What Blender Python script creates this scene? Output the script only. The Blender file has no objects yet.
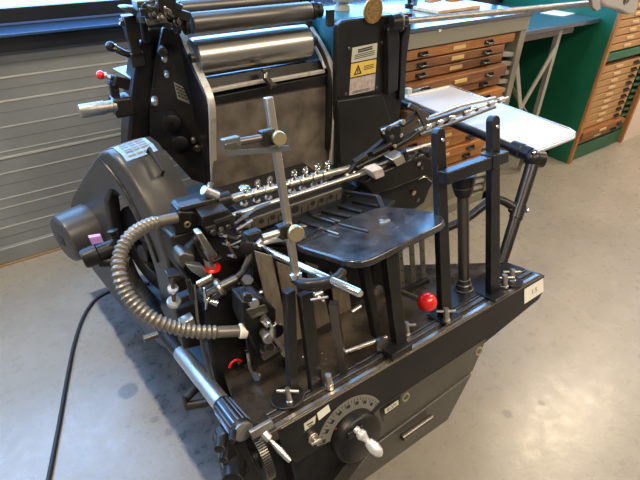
import bpy, bmesh, math, random
from mathutils import Vector as Vc, Matrix
random.seed(7)
C = bpy.context.scene.collection
sc = bpy.context.scene
W = lambda *a: Vc(a)

# ------------------------------------------------------------ camera geometry (used to measure points on real planes)
FPX = 462.0
pit, yaw, rol = [math.radians(a) for a in (35.0, 34.3, -0.4)]
EYE = W(0, 0, 1.72)
FW = W(math.sin(yaw)*math.cos(pit), math.cos(yaw)*math.cos(pit), -math.sin(pit))
r0 = W(math.cos(yaw), -math.sin(yaw), 0); d0 = FW.cross(r0)
RI = math.cos(rol)*r0 + math.sin(rol)*d0
DN = -math.sin(rol)*r0 + math.cos(rol)*d0
def ray(px, py): return ((px-320)*RI + (py-240)*DN + FPX*FW).normalized()
def PL(px, py, p, n):
    d = ray(px, py); return EYE + d*((p-EYE).dot(n)/d.dot(n))
def PZ(px, py, h=0.): return PL(px, py, W(0,0,h), W(0,0,1))
def PY(px, py, y): return PL(px, py, W(0,y,0), W(0,1,0))
def PX(px, py, x): return PL(px, py, W(x,0,0), W(1,0,0))
# frame of the tilted feeder unit
TT = math.radians(14)
TN = W(0, math.sin(TT), math.cos(TT)); TV = W(0, math.cos(TT), -math.sin(TT)); TX = W(1,0,0)
P0 = PZ(543, 274.5, .65); O0 = W(0, P0.y, P0.z)
def T(px, py, w=0.): return PL(px, py, O0+TN*w, TN)
def V(px, py, v=0.): return PL(px, py, O0+TV*v, TV)
def L(x, v, w): return O0 + TX*x + TV*v + TN*w
def rp(p, r): return r*(p-EYE).dot(FW)/FPX       # size of r pixels at point p

# ------------------------------------------------------------ materials
def mat(name, col, rough=.5, metal=0., noise=None, scale=20., bump=0., coat=0., col2=None, detail=5., stretch=None, emit=None, rvar=0., spec=.5):
    m = bpy.data.materials.new(name); m.use_nodes = True; nt = m.node_tree; b = nt.nodes['Principled BSDF']
    b.inputs['Base Color'].default_value = (*col, 1); b.inputs['Roughness'].default_value = rough; b.inputs['Metallic'].default_value = metal
    b.inputs['Coat Weight'].default_value = coat; b.inputs['Specular IOR Level'].default_value = spec; b.inputs['Coat Roughness'].default_value = .15
    if noise or bump or col2 or rvar:
        tc = nt.nodes.new('ShaderNodeTexCoord'); mp = nt.nodes.new('ShaderNodeMapping'); nt.links.new(tc.outputs['Object'], mp.inputs[0])
        if stretch: mp.inputs['Scale'].default_value = stretch
        nz = nt.nodes.new('ShaderNodeTexNoise'); nz.inputs['Scale'].default_value = scale; nz.inputs['Detail'].default_value = detail
        nt.links.new(mp.outputs[0], nz.inputs['Vector'])
        if col2:
            lo, hi = noise or (.35, .65)
            cr = nt.nodes.new('ShaderNodeValToRGB'); cr.color_ramp.elements[0].position = lo; cr.color_ramp.elements[1].position = hi
            cr.color_ramp.elements[0].color = (*col, 1); cr.color_ramp.elements[1].color = (*col2, 1)
            nt.links.new(nz.outputs['Fac'], cr.inputs[0]); nt.links.new(cr.outputs[0], b.inputs['Base Color'])
        if rvar:
            mr = nt.nodes.new('ShaderNodeMapRange'); mr.inputs['From Min'].default_value = .3; mr.inputs['From Max'].default_value = .7
            mr.inputs['To Min'].default_value = rough-rvar; mr.inputs['To Max'].default_value = rough+rvar
            nt.links.new(nz.outputs['Fac'], mr.inputs[0]); nt.links.new(mr.outputs[0], b.inputs['Roughness'])
        if bump:
            bp = nt.nodes.new('ShaderNodeBump'); bp.inputs['Strength'].default_value = bump; bp.inputs['Distance'].default_value = .002
            nt.links.new(nz.outputs['Fac'], bp.inputs['Height']); nt.links.new(bp.outputs[0], b.inputs['Normal'])
    if emit:
        b.inputs['Emission Color'].default_value = (*emit[0], 1); b.inputs['Emission Strength'].default_value = emit[1]
    return m
def wear(m, col=(.30,.28,.24), amt=.75, rad=.0022):
    nt = m.node_tree; N = nt.nodes; K = nt.links; b = N['Principled BSDF']
    bv = N.new('ShaderNodeBevel'); bv.samples = 4; bv.inputs['Radius'].default_value = rad
    g = N.new('ShaderNodeNewGeometry'); d = N.new('ShaderNodeVectorMath'); d.operation = 'DOT_PRODUCT'; K.new(bv.outputs[0], d.inputs[0]); K.new(g.outputs['Normal'], d.inputs[1])
    mr = N.new('ShaderNodeMapRange'); mr.inputs['From Min'].default_value = .985; mr.inputs['From Max'].default_value = .90; mr.inputs['To Min'].default_value = 0; mr.inputs['To Max'].default_value = 1; K.new(d.outputs['Value'], mr.inputs[0])
    tc = N.new('ShaderNodeTexCoord'); nz = N.new('ShaderNodeTexNoise'); nz.inputs['Scale'].default_value = 28; nz.inputs['Detail'].default_value = 4; K.new(tc.outputs['Object'], nz.inputs['Vector'])
    m2 = N.new('ShaderNodeMapRange'); m2.inputs['From Min'].default_value = .42; m2.inputs['From Max'].default_value = .62; m2.inputs['To Max'].default_value = amt; K.new(nz.outputs['Fac'], m2.inputs[0])
    mu = N.new('ShaderNodeMath'); mu.operation = 'MULTIPLY'; K.new(mr.outputs[0], mu.inputs[0]); K.new(m2.outputs[0], mu.inputs[1])
    mx = N.new('ShaderNodeMix'); mx.data_type = 'RGBA'; K.new(mu.outputs[0], mx.inputs[0]); mx.inputs[7].default_value = (*col,1)
    src = b.inputs['Base Color'].links[0].from_socket if b.inputs['Base Color'].is_linked else None
    if src: K.new(src, mx.inputs[6])
    else: mx.inputs[6].default_value = b.inputs['Base Color'].default_value
    K.new(mx.outputs[2], b.inputs['Base Color'])
M = dict(
 black=mat('black_enamel', (.007,.007,.008), .34, col2=(.014,.013,.012), scale=9, rvar=.06, bump=.05, spec=.32),
 blackm=mat('black_casting', (.005,.006,.007), .42, col2=(.012,.012,.012), scale=30, bump=.1, spec=.3),
 greyblk=mat('worn_floor_sheen_enamel', (.050,.047,.040), .34, col2=(.075,.07,.058), scale=7, rvar=.08),  # worn enamel, base lightened to paint in the floor's reflection on the lower panels
 plate=mat('oiled_brown_steel_plate', (.045,.037,.028), .3, .6, col2=(.10,.08,.058), scale=14, rvar=.1),
 bed=mat('worn_bed_steel', (.12,.105,.085), .42, .5, col2=(.30,.26,.21), scale=11, rvar=.1, noise=(.3,.72)),
 steel=mat('machined_steel', (.52,.48,.42), .30, .95),
 dsteel=mat('dark_steel', (.15,.14,.125), .36, .9),
 slat=mat('bronze_brown_steel', (.24,.20,.15), .42, .7, col2=(.34,.29,.22), scale=10, rvar=.06, stretch=(8,8,1)),
 worn=mat('worn_dull_steel', (.25,.245,.23), .42, .8, col2=(.36,.35,.33), scale=60),
 perf=mat('grey_brown_steel', (.17,.155,.13), .4, .7, col2=(.23,.21,.175), scale=20),
 chrome=mat('polished_chrome', (.72,.71,.68), .14, 1.),
 roller=mat('ink_roller_steel', (.11,.105,.10), .36, .8, col2=(.14,.135,.125), scale=8, stretch=(1,12,12)),
 drum=mat('polished_ink_drum', (.42,.41,.38), .28, 1., col2=(.50,.48,.44), scale=6, stretch=(.5,14,14)),
 rail=mat('bright_runner_rail', (.62,.59,.53), .42, .4, col2=(.45,.42,.36), scale=30, noise=(.55,.75)),
 alu=mat('brushed_aluminium', (.55,.56,.57), .35, .9),
 knobal=mat('cast_aluminium_handle', (.8,.8,.8), .3, .7),
 brass=mat('brass_knob', (.55,.46,.28), .35, .9),
 medal=mat('old_gold_medal', (.50,.31,.08), .42, .8, col2=(.36,.2,.05), scale=60),
 hose=mat('ribbed_grey_hose', (.17,.155,.13), .38, .45),
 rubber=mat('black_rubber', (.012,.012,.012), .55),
 red=mat('red_plastic', (.62,.008,.008), .22, coat=.5),
 white=mat('white_laminate', (.52,.52,.52), .45),
 cream=mat('cream_board', (.72,.68,.62), .4),
 paper=mat('white_paper_label', (.75,.73,.66), .6),
 pinkl=mat('faded_pink_label', (.55,.48,.44), .55, col2=(.38,.30,.27), scale=60),
 creaml=mat('cream_metal_label', (.56,.55,.44), .5),
 yellow=mat('yellow_warning_label', (.78,.55,.10), .5),
 ink=mat('printed_black', (.02,.02,.02), .6),
 bluep=mat('pale_blue_label', (.15,.29,.46), .3, col2=(.27,.40,.55), scale=60),
 scale=mat('grey_dial_scale', (.22,.215,.19), .42, .3),
 teal=mat('teal_enamel', (.01,.12,.15), .35),
 glass=mat('dull_steel_strip', (.20,.22,.24), .3, .8),
 green=mat('green_cabinet_enamel', (.006,.105,.055), .38, col2=(.008,.125,.066), scale=5),
 dgreen=mat('dark_green_rail', (.03,.09,.045), .5),
 orange=mat('orange_oak_edge', (.38,.16,.045), .5, col2=(.30,.12,.035), scale=12, stretch=(6,6,1)),
 wood=mat('brown_oak_drawer', (.27,.115,.035), .5, col2=(.16,.062,.02), scale=10, stretch=(1,10,10)),
 wood2=mat('orange_oak_drawer', (.42,.18,.045), .48, col2=(.28,.11,.03), scale=10, stretch=(1,10,10)),
 wood3=mat('tan_oak_drawer', (.46,.27,.11), .5, col2=(.34,.19,.075), scale=10, stretch=(1,10,10)),
 pale=mat('pale_pine', (.75,.58,.36), .55, col2=(.5,.32,.16), scale=8, stretch=(1,10,10)),
 grey=mat('olive_grey_cabinet', (.205,.195,.145), .45),
 lgrey=mat('light_grey_leg', (.30,.30,.26), .45),
 ltab=mat('yellowed_drawer_label', (.62,.45,.18), .6),
 dpull=mat('dark_iron_pull', (.05,.05,.05), .4, .7),
 worktop=mat('dark_glossy_worktop', (.035,.06,.085), .16, coat=.6, rvar=.04, scale=4),
 winf=mat('dark_window_frame', (.012,.013,.016), .3),
 sill=mat('sky_tinted_sill', (.05,.11,.22), .28, .5),  # blue base colour paints in the sky's reflection on the metal sill
 fan=mat('grey_housing', (.42,.41,.38), .45, .1),
 purple=mat('violet_label', (.45,.28,.72), .4),
 pinkw=mat('pale_pink_plaster', (.70,.60,.54), .7),
 wood_base=mat('wooden_baseboard', (.30,.19,.09), .6),
)
for k_ in ('black','blackm','plate'): wear(M[k_])
# ------------------------------------------------------------ mesh helpers
class MB:
    def __init__(s): s.b = bmesh.new()
    def prism(s, pts, ext):
        a = [s.b.verts.new(p) for p in pts]; c = [s.b.verts.new(p+ext) for p in pts]; n = len(a)
        s.b.faces.new(a); s.b.faces.new(c[::-1])
        for i in range(n): s.b.faces.new((a[i], c[i], c[(i+1)%n], a[(i+1)%n]))
        return s
    def box(s, o, x, y, z):   # corner and three edge vectors
        return s.prism([o, o+x, o+x+y, o+y], z)
    def cbox(s, c, x, y, z): return s.box(c-x/2-y/2-z/2, x, y, z)
    def abox(s, x0, x1, y0, y1, z0, z1): return s.box(W(x0,y0,z0), W(x1-x0,0,0), W(0,y1-y0,0), W(0,0,z1-z0))
    def tbox(s, x0, x1, v0, v1, w0, w1): return s.box(L(x0,v0,w0), TX*(x1-x0), TV*(v1-v0), TN*(w1-w0))
    def beam(s, p, q, a, b, up=None):
        d = (q-p); u = (up or W(0,0,1)); u = (u - d.normalized()*u.dot(d.normalized()))
        if u.length < 1e-4: u = W(0,1,0)-d.normalized()*d.normalized().y
        u.normalize(); r = d.normalized().cross(u)
        return s.box(p-r*a/2-u*b/2, r*a, u*b, d)
    def tube(s, pts, r, n=14, cap=True, ref=None):
        k = len(pts); rs = r if isinstance(r, (list, tuple)) else [r]*k
        rings = []; prev = None
        for i, p in enumerate(pts):
            a = pts[max(i-1,0)]; c = pts[min(i+1,k-1)]; t = (c-a)
            if t.length < 1e-9: t = W(0,0,1)
            t.normalize()
            if prev is None:
                u = ref or (W(0,0,1) if abs(t.z) < .9 else W(1,0,0))
            else: u = prev
            u = (u - t*u.dot(t)).normalized(); prev = u; w = t.cross(u)
            rings.append([s.b.verts.new(p + (u*math.cos(2*math.pi*j/n) + w*math.sin(2*math.pi*j/n))*rs[i]) for j in range(n)])
        for a, c in zip(rings, rings[1:]):
            for j in range(n): s.b.faces.new((a[j], a[(j+1)%n], c[(j+1)%n], c[j]))
        if cap: s.b.faces.new(rings[0][::-1]); s.b.faces.new(rings[-1])
        return s
    def lathe(s, p, axis, prof, n=24):   # prof: (distance along axis, radius)
        ax = axis.normalized(); pts = []; u = W(0,0,1) if abs(ax.z) < .9 else W(1,0,0)
        u = (u-ax*u.dot(ax)).normalized(); w = ax.cross(u); rings = []
        for t, r in prof: rings.append([s.b.verts.new(p+ax*t+(u*math.cos(2*math.pi*j/n)+w*math.sin(2*math.pi*j/n))*max(r,1e-5)) for j in range(n)])
        for a, c in zip(rings, rings[1:]):
            for j in range(n): s.b.faces.new((a[j], a[(j+1)%n], c[(j+1)%n], c[j]))
        s.b.faces.new(rings[0][::-1]); s.b.faces.new(rings[-1]); return s
    def ball(s, p, r, ax=None, st=(1,1,1)):
        m = Matrix.Translation(p) @ Matrix.Diagonal((*[r*q for q in st], 1)); bmesh.ops.create_uvsphere(s.b, u_segments=24, v_segments=14, radius=1, matrix=m); return s
    def ring(s, p, axis, R, r, n=28, m=8, a0=0., a1=2*math.pi, ref=None):
        ax = axis.normalized(); u = ref or (W(0,0,1) if abs(ax.z) < .9 else W(1,0,0)); u = (u-ax*u.dot(ax)).normalized(); w = ax.cross(u)
        full = abs(a1-a0-2*math.pi) < 1e-3; k = n if full else n+1; rs = []
        for i in range(k):
            a = a0+(a1-a0)*i/n; d = u*math.cos(a)+w*math.sin(a)
            rs.append([s.b.verts.new(p+d*(R+r*math.cos(2*math.pi*j/m))+ax*r*math.sin(2*math.pi*j/m)) for j in range(m)])
        for i in range(k if full else k-1):
            a, c = rs[i], rs[(i+1)%k]
            for j in range(m): s.b.faces.new((a[j], a[(j+1)%m], c[(j+1)%m], c[j]))
        if not full: s.b.faces.new(rs[0][::-1]); s.b.faces.new(rs[-1])
        return s
    def arcplate(s, p, axis, R0, R1, t, a0, a1, n=28, ref=None):  # flat ring sector of thickness t
        ax = axis.normalized(); u = ref or W(1,0,0); u = (u-ax*u.dot(ax)).normalized(); w = ax.cross(u); rs = []
        full = abs(abs(a1-a0)-2*math.pi) < 1e-3; k = n if full else n+1
        for i in range(k):
            a = a0+(a1-a0)*i/n; d = u*math.cos(a)+w*math.sin(a)
            rs.append([s.b.verts.new(q) for q in (p+d*R0, p+d*R1, p+d*R1+ax*t, p+d*R0+ax*t)])
        for i in range(k if full else k-1):
            a, c = rs[i], rs[(i+1)%k]
            for j in range(4): s.b.faces.new((a[j], a[(j+1)%4], c[(j+1)%4], c[j]))
        if not full: s.b.faces.new(rs[0][::-1]); s.b.faces.new(rs[-1])
        return s
def smooth(pts, k=6):
    out = []; n = len(pts)
    for i in range(n-1):
        a, b, c, d = pts[max(i-1,0)], pts[i], pts[i+1], pts[min(i+2,n-1)]
        for j in range(k):
            t = j/k; out.append(.5*((2*b)+(c-a)*t+(2*a-5*b+4*c-d)*t*t+(3*b-a-3*c+d)*t**3))
    out.append(pts[-1]); return out
def obj(name, mb, m, parent=None, bevel=0., loc=None, label=None, seg=2):
    bmesh.ops.recalc_face_normals(mb.b, faces=mb.b.faces[:])
    me = bpy.data.meshes.new(name); vs = [v.co for v in mb.b.verts]
    if loc is None:
        lo = W(*[min(v[i] for v in vs) for i in range(3)]); hi = W(*[max(v[i] for v in vs) for i in range(3)]); loc = (lo+hi)/2
    loc = loc.copy(); bmesh.ops.translate(mb.b, verts=mb.b.verts[:], vec=-loc)
    mb.b.to_mesh(me); mb.b.free()
    me.materials.append(M[m]); 
    for p in me.polygons: p.use_smooth = True
    me.set_sharp_from_angle(angle=math.radians(38))
    o = bpy.data.objects.new(name, me); C.objects.link(o); o['wl'] = tuple(loc)
    if parent is not None: o.parent = parent; o.location = loc - W(*parent['wl'])
    else: o.location = loc
    if bevel:
        bv = o.modifiers.new('bevel', 'BEVEL'); bv.width = bevel; bv.segments = seg; bv.limit_method = 'ANGLE'; bv.angle_limit = math.radians(40)
    if label: o['label'] = label
    return o
def thing(name, loc, label, cat, group=None):
    o = bpy.data.objects.new(name, None); C.objects.link(o); o.location = loc; o['wl'] = tuple(loc); o.empty_display_size = .1
    return tag(o, label, cat, group)
def tag(o, label, cat, group=None, kind=None):
    if label: o['label'] = label
    if cat: o['category'] = cat
    if group: o['group'] = group
    if kind: o['kind'] = kind
    return o
def struct(name, mb, m, bevel=0., parent=None):
    o = obj(name, mb, m, parent, bevel)
    if parent is None: o['kind'] = 'structure'
    return o
def text(name, body, p, xdir, ydir, size, m, parent, depth=.0006):
    cu = bpy.data.curves.new(name, 'FONT'); cu.body = body; cu.size = size; cu.extrude = depth; cu.align_x = 'CENTER'; cu.align_y = 'CENTER'
    t = bpy.data.objects.new(name, cu); C.objects.link(t); bpy.context.view_layer.update()
    me = bpy.data.meshes.new_from_object(t.evaluated_get(bpy.context.evaluated_depsgraph_get())); bpy.data.objects.remove(t)
    x = xdir.normalized(); z = x.cross(ydir).normalized(); y = z.cross(x)
    R = Matrix((x, y, z)).transposed()
    for v in me.vertices: v.co = R @ v.co
    me.materials.append(M[m]); o = bpy.data.objects.new(name, me); C.objects.link(o); o.parent = parent; o['wl'] = tuple(p); o.location = p - W(*parent['wl']); return o
#@@BODY
# ============================================================ SETTING
def floor_mat():
    m = bpy.data.materials.new('polished_concrete'); m.use_nodes = True; nt = m.node_tree; N = nt.nodes; K = nt.links; b = N['Principled BSDF']
    tc = N.new('ShaderNodeTexCoord')
    def noise(sc_, det=5, rough=.5):
        n = N.new('ShaderNodeTexNoise'); n.inputs['Scale'].default_value = sc_; n.inputs['Detail'].default_value = det; n.inputs['Roughness'].default_value = rough; K.new(tc.outputs['Object'], n.inputs['Vector']); return n.outputs['Fac']
    def ramp(f, p0, c0, p1, c1):
        r = N.new('ShaderNodeValToRGB'); r.color_ramp.elements[0].position = p0; r.color_ramp.elements[1].position = p1
        r.color_ramp.elements[0].color = (*c0,1); r.color_ramp.elements[1].color = (*c1,1); K.new(f, r.inputs[0]); return r.outputs[0]
    def mix(f, a, c, bt='MIX'):
        x = N.new('ShaderNodeMix'); x.data_type = 'RGBA'; x.blend_type = bt
        if isinstance(f, float): x.inputs[0].default_value = f
        else: K.new(f, x.inputs[0])
        for i, q in ((6,a),(7,c)):
            if isinstance(q, tuple): x.inputs[i].default_value = (*q,1)
            else: K.new(q, x.inputs[i])
        return x.outputs[2]
    def mth(op, a, c=0., d=0.):
        x = N.new('ShaderNodeMath'); x.operation = op
        for i, q in enumerate((a,c,d)):
            if isinstance(q, (int,float)): x.inputs[i].default_value = q
            else: K.new(q, x.inputs[i])
        return x.outputs[0]
    base = ramp(noise(1.3, 6, .6), .3, (.20,.18,.145), .7, (.29,.265,.22))
    base = mix(.25, base, ramp(noise(14, 8, .7), .3, (.17,.155,.125), .7, (.33,.305,.26)))
    # small dark specks
    base = mix(ramp(noise(26, 2, .4), .71, (0,0,0), .78, (.2,.2,.2)), base, (.10,.095,.085))
    sp = N.new('ShaderNodeSeparateXYZ'); K.new(tc.outputs['Object'], sp.inputs[0]); x, y = sp.outputs[0], sp.outputs[1]
    wob = mth('MULTIPLY_ADD', noise(7,4,.6), .05, -.025)
    # the darker bluish floor patch the press stands on
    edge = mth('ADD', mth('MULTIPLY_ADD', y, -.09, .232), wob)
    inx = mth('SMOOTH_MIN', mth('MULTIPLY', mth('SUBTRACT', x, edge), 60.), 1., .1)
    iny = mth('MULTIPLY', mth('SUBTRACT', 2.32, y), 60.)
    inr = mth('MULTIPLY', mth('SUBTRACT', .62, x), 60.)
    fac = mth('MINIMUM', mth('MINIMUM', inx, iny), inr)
    cl = N.new('ShaderNodeClamp'); K.new(fac, cl.inputs[0]); dark_area = cl.outputs[0]
    base = mix(mth('MULTIPLY', dark_area, .97), base, ramp(noise(9,6,.65), .35, (.018,.026,.036), .72, (.085,.10,.12)))
    # dark round stains
    for (cx, cy, r, s) in ((.028,1.536,.048,.6), (.08,1.33,.022,.45),(1.492,.48,.022,.8),(1.328,.526,.028,.8),(.112,1.24,.022,.4),(1.81,.76,.012,.5),(-.02,1.36,.014,.4)):
        dx = mth('SUBTRACT', x, cx-.0); dy = mth('SUBTRACT', y, cy)
        dd = mth('ADD', mth('SQRT', mth('ADD', mth('MULTIPLY', dx, dx), mth('MULTIPLY', dy, dy))), mth('MULTIPLY', wob, .5))
        q = mth('MULTIPLY', mth('SUBTRACT', r, dd), 90.); c2 = N.new('ShaderNodeClamp'); K.new(q, c2.inputs[0])
        base = mix(mth('MULTIPLY', c2.outputs[0], s), base, (.05,.047,.042))
    for jx in (2.165, 3.665):   # saw-cut joints
        q = mth('MULTIPLY', mth('SUBTRACT', .004, mth('ABSOLUTE', mth('SUBTRACT', x, jx))), 300.); c2 = N.new('ShaderNodeClamp'); K.new(q, c2.inputs[0])
        base = mix(mth('MULTIPLY', c2.outputs[0], .5), base, (.42,.39,.34) if jx < 3 else (.10,.09,.08))
    K.new(base, b.inputs['Base Color'])
    K.new(mth('MULTIPLY_ADD', noise(18,6,.7), .34, .13), b.inputs['Roughness'])
    b.inputs['Specular IOR Level'].default_value = .6
    bp = N.new('ShaderNodeBump'); bp.inputs['Strength'].default_value = .25; bp.inputs['Distance'].default_value = .002; K.new(noise(60,6,.6), bp.inputs['Height']); K.new(bp.outputs[0], b.inputs['Normal'])
    return m
M['floor'] = floor_mat()
def wall_mat():
    m = bpy.data.materials.new('ribbed_grey_panel'); m.use_nodes = True; nt = m.node_tree; N = nt.nodes; K = nt.links; b = N['Principled BSDF']
    tc = N.new('ShaderNodeTexCoord'); n = N.new('ShaderNodeTexNoise'); n.inputs['Scale'].default_value = 2.2; n.inputs['Detail'].default_value = 5; K.new(tc.outputs['Object'], n.inputs['Vector'])
    r = N.new('ShaderNodeValToRGB'); r.color_ramp.elements[0].color = (.19,.205,.21,1); r.color_ramp.elements[1].color = (.27,.29,.295,1); r.color_ramp.elements[0].position = .35; r.color_ramp.elements[1].position = .68
    K.new(n.outputs['Fac'], r.inputs[0]); K.new(r.outputs[0], b.inputs['Base Color']); b.inputs['Roughness'].default_value = .42; b.inputs['Metallic'].default_value = .25
    return m
M['panel'] = wall_mat()
M['panelhi'] = mat('pale_panel_ridge', (.5,.5,.47), .35, .3)
M['paneldk'] = mat('dark_panel_groove', (.15,.155,.16), .5)
me = MB(); me.abox(-4, 7, -4, 3.0, -.1, 0); o = obj('floor', me, 'floor', loc=W(0,0,0)); o['kind'] = 'structure'
YW = 2.884
me = MB(); me.abox(-4, 7, YW, YW+.25, 0, 1.165); wall = struct('wall_back', me, 'panel')
hi = MB(); dk = MB()
for z_, s_, k in ((1.105,.004,0),(1.04,.007,1),(.985,.004,0),(.925,.008,1),(.87,.003,0),(.795,.006,1),(.73,.003,0),(.665,.005,1),(.632,.011,2),(.545,.006,1),(.48,.003,0),(.40,.006,1),(.345,.005,1),(.28,.004,0),(.225,.006,1),(.165,.004,0)):
    (hi if k else dk).abox(-4, 7, YW-.001-.0018*k, YW+.01, z_-s_*(.55 if k else .8), z_+s_*(.55 if k else .8))
obj('panel_ridge', hi, 'panelhi', wall); obj('panel_groove', dk, 'paneldk', wall)
struct('baseboard_back', MB().abox(-4, 7, YW-.035, YW, .012, .11), 'panel', .004)
struct('trim_1', MB().abox(-4, 7, YW-.045, YW, 0, .011), 'wood_base')
struct('trim_2', MB().abox(-4, 7, YW-.05, YW+.25, 1.165, 1.235), 'winf', .004)
# long window above the wall: sill, rails, mullions and panes
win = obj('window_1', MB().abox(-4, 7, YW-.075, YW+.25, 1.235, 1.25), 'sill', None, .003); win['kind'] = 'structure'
fr = MB(); fr.abox(-4, 7, YW+.0, YW+.12, 1.285, 1.35).abox(-4, 7, YW+.0, YW+.12, 2.75, 2.85)
for x in range(-4, 8, 1): fr.abox(x-.02+.85, x+.02+.85, YW, YW+.12, 1.3, 2.8)
obj('window_frame', fr, 'winf', win, .003)
M['daylight'] = mat('daylit_window_pane', (.5,.6,.7), .2, emit=((.14,.44,1.0), 6.0))
pn = MB()
for x in range(-5, 7): pn.abox(max(-4,x+.87), min(7,x+1.83), YW+.05, YW+.06, 1.35, 2.75)
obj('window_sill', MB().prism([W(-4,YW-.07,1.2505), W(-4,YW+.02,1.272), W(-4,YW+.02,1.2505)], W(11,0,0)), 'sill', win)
obj('window_pane', pn, 'daylight', win)
struct('wall_back_upper', MB().abox(-4, 7, YW, YW+.25, 2.85, 3.6), 'pinkw')
struct('wall_side', MB().abox(4.66, 5.2, 1.79, YW, 0, 3.6), 'pinkw')
struct('wall_right', MB().abox(5.2, 5.4, -4, YW, 0, 3.6), 'pinkw')

# ============================================================ ROOM FURNITURE
# --- grey type cabinet with wooden drawers
cx1, cy0, ch = 2.735, 1.80, 1.245; cx0 = 1.72
cab = thing('type_cabinet', W((cx0+cx1)/2, 2.2, 0), 'olive grey type cabinet with brown wooden drawers, behind the press', 'cabinet')
b = MB(); b.abox(cx0, cx0+.03, cy0, 2.6, 0, ch).abox(cx1-.055, cx1, cy0, 2.6, 0, ch).abox(cx0, cx1, cy0, 2.6, ch-.02, ch).abox(cx0, cx1, 2.57, 2.6, 0, ch).abox(cx0, cx1, cy0, 2.6, .0, .07).abox(cx0,cx1,cy0-.006,cy0+.02,ch-.078,ch)
obj('body', b, 'grey', cab, .003)
# ribbed runner rails down the right side of the front
b = MB()
for i in range(18): b.box(W(cx1-.165, cy0+.012, .10+i*.0545), W(.11,0,-.012), W(0,.10,0), W(0,0,.026))
obj('runner_rail', b, 'lgrey', cab, .002)
b = MB(); b.abox(cx1-.165, cx1-.035, cy0+.09, cy0+.11, .07, ch-.12); obj('side_lining', b, 'paneldk', cab)
b = MB(); 
kp = PY(440, 29.5, cy0-.008); b.lathe(kp+W(0,.004,0), W(0,-1,0), [(0,.012),(.006,.012),(.008,.006)], 14); obj('lock_escutcheon', b, 'paper', cab)
def drawer(parent, x0, x1, z0, z1, y, m, pulls=(), tabs=(), depth=.35, pullm='dpull', tabm='ltab'):
    d = obj('drawer', MB().abox(x0, x1, y, y+depth, z0, z1), m, parent, .004)
    h = z1-z0
    for px in pulls:
        c = W(px, y-.001, z0+h*.45); q = MB()
        q.cbox(c, W(.07,0,0), W(0,.004,0), W(0,0,.024)); q.tube([c+W(-.03,-.002,.006), c+W(-.022,-.02,-.004), c+W(.022,-.02,-.004), c+W(.03,-.002,.006)], .006, 8)
        obj('drawer_pull', q, pullm, d)
    for px in tabs:
        obj('label_holder', MB().cbox(W(px, y-.003, z0+h*.5), W(.10,0,0), W(0,.006,0), W(0,0,.020)), tabm, d, .001)
    return d
dz = [(1.108,1.158,'wood2',.0,2),(1.055,1.10,'wood',.0,1),(1.0,1.048,'wood',.0,2),(.93,.992,'wood',.05,1),(.872,.922,'wood',.02,2),(.80,.858,'wood2',.06,3),(.59,.65,'wood2',.01,1),(.525,.585,'wood2',.0,1),(.46,.52,'wood2',.02,1),(.395,.455,'wood2',.0,1),(.33,.39,'wood',.01,1)]
for i, (z0, z1, m, out, k) in enumerate(dz):
    w_ = cx1-.17+(.08 if i == 0 else 0.)
    drawer(cab, cx0+.04, w_, z0, z1, cy0-out+.01, m, [cx0+.16, cx1-.33], [(cx0+cx1)/2-.07] if k else [])
b = MB(); b.abox(cx0+.03, cx1-.16, cy0+.05, cy0+.07, .66, .79); b.abox(cx0+.03, cx1-.16, cy0+.05, cy0+.07, .07, .33); obj('blank_panel', b, 'grey', cab, .002)
# its worktop
wt = obj('worktop', MB().abox(cx0-.02, cx1+.01, cy0-.015, YW-.06, ch+.001, ch+.023), 'worktop', None, .003)
tag(wt, 'dark glossy worktop slab lying on the grey type cabinet', 'worktop')
# --- table with X-braced legs
tz = 1.125
tab = thing('work_table', W(3.25, 2.3, 0), 'dark glossy table on light grey cross-braced legs beside the green cabinet', 'table')
obj('table_top', MB().abox(cx1+.015, 3.765, 1.90, YW-.06, tz-.03, tz), 'worktop', tab, .004)
obj('apron', MB().abox(cx1+.05, 3.5, 1.935, 1.955, tz-.075, tz-.031), 'dsteel', tab)
lx = PY(557, 38, 1.95).x
for (x, y) in ((lx, 1.95), (lx, 2.65), (cx1+.12, 1.95), (cx1+.12, 2.65)):
    obj('leg', MB().abox(x-.018, x+.018, y-.018, y+.018, 0, tz-.031), 'lgrey', tab, .002)
b = MB(); b.beam(W(lx-.02,1.925,.98), W(lx-.56,1.925,.08), .012, .035, W(0,0,1)); b.beam(W(cx1+.12,1.915,.98), W(lx-.02,1.915,.08), .012, .035, W(0,0,1)); b.beam(W(lx,1.97,.40), W(lx,2.63,1.0),.01,.03)
obj('cross_brace', b, 'lgrey', tab, .001)
b = MB(); b.abox(cx1+.12, lx, 2.6, 2.61, .55, .60); obj('stretcher', b, 'lgrey', tab)
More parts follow.
